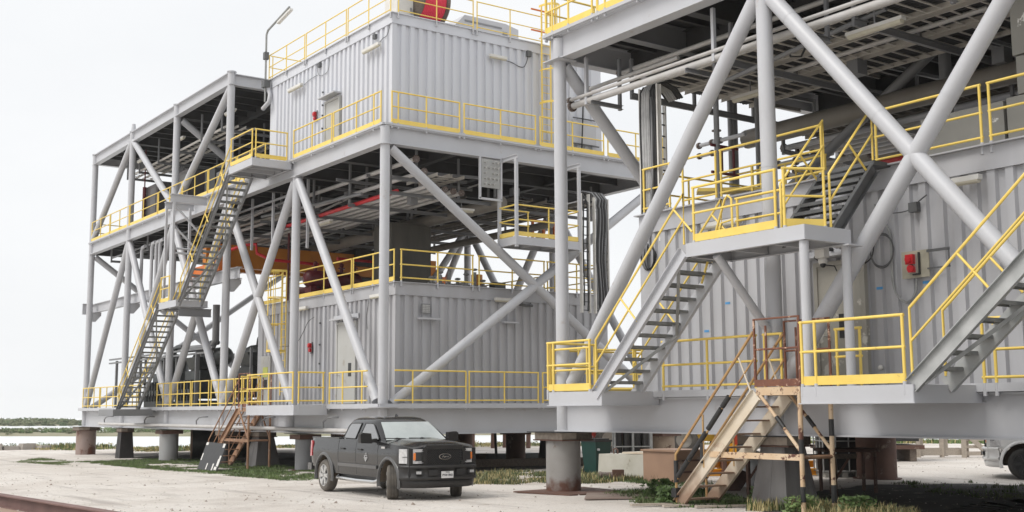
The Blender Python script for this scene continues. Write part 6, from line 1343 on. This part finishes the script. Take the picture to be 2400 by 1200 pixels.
q = thing('pipe_rack', 'metal rack holding upright black pipes behind the concrete block', 'pipe rack', (26.6, 30.4, 0))
for i in range(4):
    for j in range(2):
        p = V(26.6, 30.4, 0) + vr * (-.45 + .29 * i + (.03 if i > 1 else -.03)) + vf * .3 * j; MB().cyl(p + V(0, 0, .12), p + V(0, 0, 1.95), .13, n=16).build('black_pipe', PLAS, q)
        if j == 0 and i in (1, 2): MB().lathe(p + V(0, 0, 1.82), (0, 0, 1), [(0, .134), (.04, .134)], 16).build('white_band', WHITE, q)
mb = MB()
for t in (-.62, .0, .62):
    for d in (-.18, .48): p = V(26.6, 30.4, 0) + vr * t + vf * d; mb.bar(p, p + V(0, 0, 2.0), .05, .05)
for z in (.1, .75, 1.4, 1.97):
    for d in (-.18, .48): p = V(26.6, 30.4, z) + vf * d; mb.bar(p - vr * .64, p + vr * .64, .04, .04)
    for t in (-.62, .62): p = V(26.6, 30.4, z) + vr * t; mb.bar(p - vf * .18, p + vf * .48, .04, .04)
mb.build('frame', GALV, q)
MB().box(24.95, 25.05, 28.1, 28.2, 0, 1.15) if False else None
def tote(label, cx, cy):
    q = thing('caged_tote', label, 'tank', (cx, cy, 0)); c = V(cx, cy, 0); g = G(cx, cy)
    mb = MB(); obox(mb, (cx, cy), .52, .5, g + .2, g + 1.75); mb.build('tank', PLAS, q)
    mb = MB()
    for t in (-.56, -.19, .19, .56):
        for d in (-.54, .54): p = c + vr * t + vf * d; mb.bar(p + V(0, 0, g + .15), p + V(0, 0, g + 1.85), .03, .03)
    for d in (-.2, .2):
        for t in (-.56, .56): p = c + vr * t + vf * d; mb.bar(p + V(0, 0, g + .15), p + V(0, 0, g + 1.85), .03, .03)
    for z in (.18, .6, 1.05, 1.5, 1.85):
        for d in (-.54, .54): p = c + vf * d + V(0, 0, g + z); mb.bar(p - vr * .57, p + vr * .57, .035, .035)
        for t in (-.56, .56): p = c + vr * t + V(0, 0, g + z); mb.bar(p - vf * .55, p + vf * .55, .035, .035)
    mb.build('cage', GALV, q)
    for t in (-.45, .05, .45): mb = MB(); p = c + vr * t; obox(mb, (p.x, p.y), .07, .55, g, g + .15); mb.build('pallet_foot', CONC, q)
tote('black plastic tank in a metal cage left of the dark rusted pier', 28.1, 23.0)
# tractors
def tractor(label, cx, cy, paint, head, ww=.62):
    q = thing('tractor', label, 'tractor', (cx, cy, G(cx, cy))); q.rotation_euler = (0, 0, head); RW = mat('dusty_grey_rim', (.42, .38, .33), .7, c2=(.32, .29, .25), scale=5)
    for x, r in ((-1.1, ww), (1.1, ww)):
        for y in (-.95, .95):
            sg = 1 if y > 0 else -1; mb = MB(); mb.lathe((x, y, r), (0, sg, 0), [(-.2, r * .55), (-.22, r * .8), (-.17, r - .05), (.17, r - .05), (.22, r * .8), (.2, r * .55)], 28)
            for k in range(18):
                a = 2 * PI * k / 18
                for e in (-1, 1): a2 = a + .12 * e; mb.bar((x + (r - .03) * math.cos(a2), y + .0, r + (r - .03) * math.sin(a2)), (x + (r - .03) * math.cos(a2 + .2 * e), y + e * .2, r + (r - .03) * math.sin(a2 + .2 * e)), .05, .07, up=(math.cos(a2), 0, math.sin(a2)))
            ty = lb(mb, 'wheel', TYRE, q); mb = MB(); mb.lathe((x, y, r), (0, sg, 0), [(.05, 0), (.05, r * .2), (.12, r * .25), (.10, r * .5), (.19, r * .56), (-.19, r * .56)], 24); lb(mb, 'rim', RW, ty)
    mb = MB(); mb.box(-1.9, 1.9, -.55, .55, .6, 1.25); mb.box(-1.9, -.3, -.6, .6, 1.25, 1.95); lb(mb, 'body', paint, q)
    mb = MB(); mb.box(.0, 1.1, -.5, .5, 1.25, 2.5); lb(mb, 'cab', GLASS, q)
    mb = MB()
    for x in (0, 1.12):
        for y in (-.52, .52): mb.bar((x, y, 1.2), (x, y, 2.55), .08, .08)
    mb.box(-.1, 1.2, -.6, .6, 2.55, 2.65); lb(mb, 'cab_frame', paint, q)
    mb = MB(); mb.bar((-1.6, -.75, 1.9), (2.9, -.75, .9), .2, .28, up=(0, 0, 1)); lb(mb, 'boom', paint, q); lb(MB().box(2.6, 2.75, -.9, .9, .3, 1.1), 'carriage', BLK, q)
    return q
tractor('red telehandler with a dusty lugged tyre far behind the near grey pier', 40.1, 46.3, mat('red_tractor_paint', (.45, .04, .025), .5, c2=(.35, .03, .02), scale=2), R(150), .68)
tractor('yellow loader far behind the cream stairs', 40.2, 40.8, mat('yellow_machine_paint', (.70, .40, .02), .5, c2=(.55, .30, .02), scale=2), R(-36), .68)
# orange yellow steel sections on the ground
q = thing('steel_sections', 'stack of orange yellow painted steel beams lying behind the cream stairs', 'steel beams', (26.5, 25.6, 0)); OY = mat('orange_yellow_steel', (.85, .40, .02), .5, c2=(.75, .33, .02), scale=3)
for k, (z, o_, ln) in enumerate(((.12, 0, 4.6), (.34, .2, 4.4), (.56, .05, 4.0), (.34, .7, 4.2))):
    a = V(25.4, 25.6, z) + vf * o_; MB().ibeam(a - vr * 1.2, a + vr * (ln - 1.2), .2, .18, .03, .03).build('beam', OY, q)
mb = MB(); obox(mb, (25.7, 24.9), .1, .1, .66, .98); mb.build('upright', OY, q); mb = MB(); mb.tube([V(25.4, 25.5, .72) + vr * t + V(0, 0, .05 * math.sin(6 * t)) for t in (-.6, -.3, 0, .3, .6)], .04, 6); mb.build('sling', PALE, q)
mb = MB(); c_ = V(22.6, 21.6, 0)
mb.lathe((22.45, 21.0, G(22, 21)), (0, 0, 1), [(0, 0), (0, .36), (.12, .38), (.55, .38), (.75, .34), (.84, .24), (.88, .1), (.9, 0)], 20)
for p in mb.v: p.x += .04 * pnoise(p.x * 3, p.z * 3, 1.5); p.y += .04 * pnoise(p.y * 3, p.z * 4, 1.5)
solo(mb, 'wrapped_drum', mat('milky_plastic_wrap', (.62, .62, .62), .3, c2=(.42, .42, .43), scale=2.2, amt=.4, stretch=(1, 1, .5), coat=.4), 'drum wrapped in milky plastic left of the flared pedestal', 'drum')
mb = MB(); p = V(20.3, 19.6, .1); mb.add([p - vr * .3 + V(0, 0, 0), p + vr * .25 + V(0, 0, 0), p + vr * .75 + V(0, 0, .45) + vf * .3, p + vr * .02 + V(0, 0, .62) + vf * .3], [(0, 1, 2, 3)]); e = V(0, 0, .04) + vf * .02
mb = MB(); mb.prism([p - vr * .42, p + vr * .1, p + vr * .42 + V(0, 0, .35) + vf * .3, p + vr * .0 + V(0, 0, .5) + vf * .3, p - vr * .35 + V(0, 0, .33)], e); solo(mb, 'rusty_plate', mat('dark_rust_plate', (.10, .05, .035), .8, c2=(.06, .035, .03), scale=3, bump=.3), 'dark rusty steel plate leaning under the cream stairs', 'steel plate')
# plates around the near pier
mb = MB(); mb.prism([(16.5, 23.2, .045), (16.8, 21.4, .045), (18.6, 21.4, .045), (18.8, 23.4, .045)], (0, 0, .03)); solo(mb, 'base_mat', PILER, 'thin rusty steel plate under the near grey pier', 'steel plate')
mb = MB(); mb.prism([(16.1, 20.0, .08), (18.0, 18.9, .08), (18.9, 20.2, .08), (17.3, 21.4, .08)], (0, 0, .02)); solo(mb, 'ground_plate', mat('dusty_brown_plate', (.20, .14, .115), .8, c2=(.33, .27, .23), scale=1.5), 'dusty brown steel plate lying flat on the gravel in front of the near pier', 'steel plate')
# workbench frame in the shade
q = thing('work_table', 'rusty steel work table standing in the deep shade under the right module', 'table', (22.6, 17.6, .05)); g = .06
for a in (0, 1.0):
    for b in (0, .9): p = V(21.45, 17.76, 0) + vr * a * 1.0 + vf * b; MB().bar(p + V(0, 0, g), p + V(0, 0, g + .95), .06, .06).build('leg', PILER, q)
mb = MB(); obox(mb, (22.12, 17.86), .62, .55, g + .95, g + 1.02); mb.build('table_top', PILER, q)
q = thing('timber_bench', 'rough timber and steel trestle behind the legs of the cream stairs', 'trestle', (19.8, 18.0, .06))
p0, p1 = V(19.0, 18.4, .95), V(20.9, 16.6, .97); MB().bar(p0, p1, .14, .10).build('timber', WOOD, q); MB().bar(p0 + V(0, 0, .0) + vf * .25, p1 + vf * .25, .12, .08).build('timber', WOOD, q)
for t in (.12, .82): p = p0.lerp(p1, t); MB().bar(V(p.x, p.y, .06), p, .07, .07).build('leg', PILER, q); MB().bar(V(p.x, p.y, .45), p + (p1 - p0) * .13, .05, .05).build('strut', PILER, q)
# wooden frames
def plank(q, a, b, w, t=.04, m=PALE): return MB().bar(a, b, t, w, up=(0, 0, 1)).build('plank', m, q)
def fr(c, d, z): return V(*c, 0) + vr * d + V(0, 0, z)
q = thing('wooden_crate_frame', 'open pale wooden crate frame left of the slatted wooden panel', 'crate', (42, 29.6, -.02)); c0 = (41.3, 29.7)
for z, w in ((.22, .28), (1.12, .5), (1.62, .2)): plank(q, fr(c0, -.05, z), fr(c0, 2.0, z), w)
for d in (.0, .95, 1.95): plank(q, fr(c0, d, 0), fr(c0, d, 1.75), .2) ; 
for d in (.1, 1.1): MB().bar(fr(c0, d, .05) + vf * .04, fr(c0, d, 1.7) + vf * .04, .04, .22, up=vr).build('plank', PALE, q)
for z in (.25, 1.2): plank(q, fr(c0, 0, z) + vf * .9, fr(c0, 2.0, z) + vf * .9, .2)
q = thing('slatted_wood_panel', 'weathered slatted wooden panel with a diagonal board behind the white pickup', 'wooden panel', (42.6, 27.8, -.02)); c1 = (42.7, 28.6)
for z, w in ((.15, .16), (.42, .12), (.72, .12), (1.0, .12), (1.3, .3), (1.62, .16)): plank(q, fr(c1, .0, z), fr(c1, 3.4, z), w)
for d in (.02, 1.35, 3.3): MB().bar(fr(c1, d, -.05) + vf * -.05, fr(c1, d, 1.78) + vf * -.05, .04, .2, up=vr).build('plank', PALE, q)
MB().bar(fr(c1, .15, 1.7) + vf * -.1, fr(c1, 1.3, .75) + vf * -.1, .04, .18, up=vr).build('plank', PALE, q); MB().bar(fr(c1, -.05, 1.15) + vf * -.06, fr(c1, .8, .3) + vf * -.06, .04, .2, up=vr).build('plank', PALE, q)
q = thing('dark_skid_tank', 'dark skid mounted tank deep behind the rusted pier', 'tank', (37.5, 29.5, 0)); mb = MB(); obox(mb, (37.5, 29.3), 1.7, 1.0, .75, 2.6); mb.build('tank', BLK, q); mb = MB(); obox(mb, (37.5, 29.3), 1.9, 1.0, .45, .6); mb.build('skid', PILER, q)
for t in (-1.5, 0, 1.5): mb = MB(); p = V(37.5, 29.3, 0) + vr * t; obox(mb, (p.x, p.y), .12, .9, 0, .45); mb.build('foot', WOOD, q)
q = thing('rusty_hopper', 'brown rusty steel skid box seen between the pedestal and the caged tote', 'skid box', (27.2, 25.5, 0)); mb = MB(); obox(mb, (26.6, 25.0), 1.0, .6, .95, 1.75); mb.build('box', mat('brown_skid_paint', (.13, .10, .075), .7, c2=(.09, .07, .05), scale=3), q); mb = MB(); obox(mb, (26.6, 25.0), 1.05, .65, .82, .93); mb.build('edge', GREYD, q)
for t in (-.9, .9): mb = MB(); p = V(26.6, 25.0, 0) + vr * t; obox(mb, (p.x, p.y), .06, .5, 0, .82); mb.build('foot', PILER, q)
mb = MB(); obox(mb, (25.5, 24.6), .06, .03, .95, 1.25, rot=.4); solo(mb, 'red_marker', mat('fluorescent_red', (.9, .12, .05), .5), 'small fluorescent red marker board beside the brown skid box', 'marker')
# left side clutter
q = thing('leaning_board', 'black rubber panel with white scuffs leaning on the rusted stairs', 'board', (15.6, 41.0, -.1))
a, b = P_ = None, None
A0, A1 = V(15.95, 42.6, -.13), V(15.75, 40.2, -.13); T0, T1 = V(16.5, 43.1, .85), V(16.3, 40.7, .82)
mb = MB(); mb.prism([A0, A1, T1, T0], (.04, 0, .02)); mb.build('sheet', BLACK, q)
for t, u, w_, h_ in ((.02, .9, .12, .1), (.9, .85, .1, .14), (.93, .45, .07, .12), (.9, .2, .10, .25), (.72, .0, .06, .28), (.42, .05, .05, .22), (.02, .35, .05, .25), (.84, .02, .12, .16)):
    o_ = A0.lerp(A1, t); o2 = A0.lerp(A1, min(t + w_, 1)); up_ = (T0 - A0); mb = MB(); k = V(-.006, 0, .003); mb.prism([o_ + up_ * u + k, o2 + up_ * u + k, o2 + up_ * min(1, u + h_) + k, o_ + up_ * min(1, u + h_) + k], (-.004, 0, 0)); mb.build('scuff', WHITE, q)
q = thing('pipe_float', 'black drum shaped float with a rusty round end lying left of the rusted stairs', 'float', (20.5, 52.5, -.2)); g = G(20, 52)
mb = MB(); mb.cyl((19.7, 53.3, g + .75), (22.8, 52.2, g + .75), .70, n=28); mb.build('drum', BLK, q); mb = MB(); mb.cyl((19.70, 53.31, g + .75), (19.64, 53.33, g + .75), .73, n=28); mb.build('end_plate', mat('rusty_end_plate', (.30, .21, .16), .8, c2=(.20, .13, .10), scale=4), q)
MB().box(20.2, 22.6, 50.3, 52.2, g, g + .1).build('chock', WOOD, q)
q = thing('tracked_machine', 'dark low machine parked in the shade under the left module', 'machine', (21.5, 39, -.1)); mb = MB(); mb.box(20.3, 22.8, 37.4, 41.6, -.05, .85); mb.build('hull', BLK, q)
MB().box(20.8, 22.0, 38.2, 39.2, .85, 1.1).build('hatch', PILER, q); MB().cyl((20.6, 40.6, .9), (21.6, 40.6, .9), .16, n=12).build('cylinder', PILER, q)
for z, x, y in ((.1, 19.9, 35.6), (.1, 20.2, 44.5)): pass
mb = MB(); mb.bar((22.5, 36.6, .06), (30.5, 34.2, .06), .35, .3); solo(mb, 'timber_mat', WOOD, 'long weathered timber lying on the ground between the piers right of the pickup', 'timber')
mb = MB(); mb.bar((27.0, 43.2, .02), (31.5, 40.6, .02), .3, .26); solo(mb, 'timber_mat', WOOD, 'shorter timber farther back behind the pickup bonnet', 'timber')
q = thing('pump_stand', 'small dark pump stand with a thin pole behind the brown pier', 'pump', (28.9, 41.3, -.1)); mb = MB(); mb.box(28.0, 30.2, 40.6, 41.3, -.1, .18); mb.build('base', MACH, q); MB().cyl((28.3, 41.0, .1), (28.2, 41.0, 1.9), .06, n=8).build('pole', BLK, q); MB().tube([(28.8, 40.9, .2), (29.1, 40.8, .7), (28.9, 40.8, 1.2), (29.0, 40.8, 1.8)], .05, 6).build('hose', BLK, q); MB().box(28.75, 29.1, 40.7, 41.0, 1.0, 1.9).build('box', GREYD, q)
# posts and scrub trunks far off
for i, (l, h_) in enumerate(((-4.2, 2.6), (-3.0, 2.5), (-1.6, 3.4), (-.9, 3.0), (.3, 3.2), (1.0, 3.1), (2.4, 3.3))):
    d = 70 + (i % 3); x, y = cf(d, l - 1.5); mb = MB(); mb.cyl((x, y, land_z(d, l) - .1), (x + .08, y, h_ - .5), .14, n=8); solo(mb, 'mooring_post', PILER, ('leftmost', 'second from left', 'third from left', 'middle', 'third from right', 'second from right', 'rightmost')[i] + ' of seven dark posts on the river bank under the left module', 'post', 'posts along the river bank')
q = thing('bank_debris', 'pale broken concrete slabs on the river bank at the left edge', 'rubble', cf(73, -30.5) + (-.4,))
for i in range(5):
    d, l = 72 + i * .5, -32.5 + i * .8; x, y = cf(d, l); mb = MB(); obox(mb, (x, y), .5, .35, -.45, -.05 + .15 * (i % 2), rot=.3 * i, top=(.42, .25)); mb.build('slab', mat('broken_concrete', (.42, .38, .34), .9, c2=(.3, .27, .24), scale=3, bump=.3), q)
# steel beam end in the bottom left corner, loose boards bottom right
q = thing('loose_steel_beam', 'rusty brown steel beam lying across the bottom left corner', 'steel beam', (6.6, 24.0, .1)); MB().ibeam((5.55, 31.5, .12), (6.4, 21.0, .14), .26, .22, .025, .02).build('beam', mat('mauve_rust_steel', (.22, .13, .115), .7, c2=(.14, .08, .07), scale=2, bump=.2), q)
MB().bar((5.0, 31.5, .03), (5.9, 21.0, .03), .5, .03).build('base_plank', CREAM, q)
for i in range(3): mb = MB(); a = V(16.05 + .35 * i, 17.6 - .55 * i, .12); mb.bar(a - vr * .55, a + vr * .55 + vf * .25, .13, .04); solo(mb, 'loose_board', PALE, ('pale board lying in the weeds, left one at the bottom edge', 'pale board lying in the weeds, middle one at the bottom edge', 'pale board lying in the weeds, right one at the bottom edge')[i], 'board')
# leafy weeds by the stairs
for (x, y, lbx) in ((16.5, 17.75, 'dark leafy weed at the foot of the cream stairs'), (17.9, 16.6, 'bright leafy weed right of the cream stairs foot'), (16.5, 14.35, 'leafy weed round the front leg of the cream stairs'), (17.1, 13.6, 'leafy weed climbing beside the grey pedestal'), (17.9, 19.6, 'small weed clump on the brown ground plate')):
    mb = MB()
    for _ in range(5): leaves(mb, x + random.uniform(-.22, .22), y + random.uniform(-.22, .22), .08, .16, .38, 60, .055); blades(mb, x + random.gauss(0, .15), y + random.uniform(-.15, .15), .08, .45, 7, .1, .006)
    solo(mb, 'weed', LEAF[random.choice((0, 1))], lbx, 'weed', kind='stuff')

for o in bpy.data.objects:
    if o.type == 'MESH' and len(o.data.polygons) == 0: print('EMPTY', o.name)

# ------------------------------------------------------------------ haze
hz = MB().box(-1700, 1700, -1700, 1700, -8.5, 19.6)
HZ = bpy.data.materials.new('haze_air'); HZ.use_nodes = True; hn = HZ.node_tree; hn.nodes.clear()
ho = hn.nodes.new('ShaderNodeOutputMaterial'); hv = hn.nodes.new('ShaderNodeVolumePrincipled'); hv.inputs['Density'].default_value = 0.00022; hv.inputs['Color'].default_value = (0.98, 0.985, 0.99, 1); hv.inputs['Anisotropy'].default_value = 0.2
hn.links.new(hv.outputs[0], ho.inputs['Volume'])
h_ = bpy.data.objects.new('haze', hz.mesh('haze', HZ)); COL.objects.link(h_); tag(h_, kind='stuff', label='thin pale haze over the yard and river')
SC.cycles.volume_bounces = 2
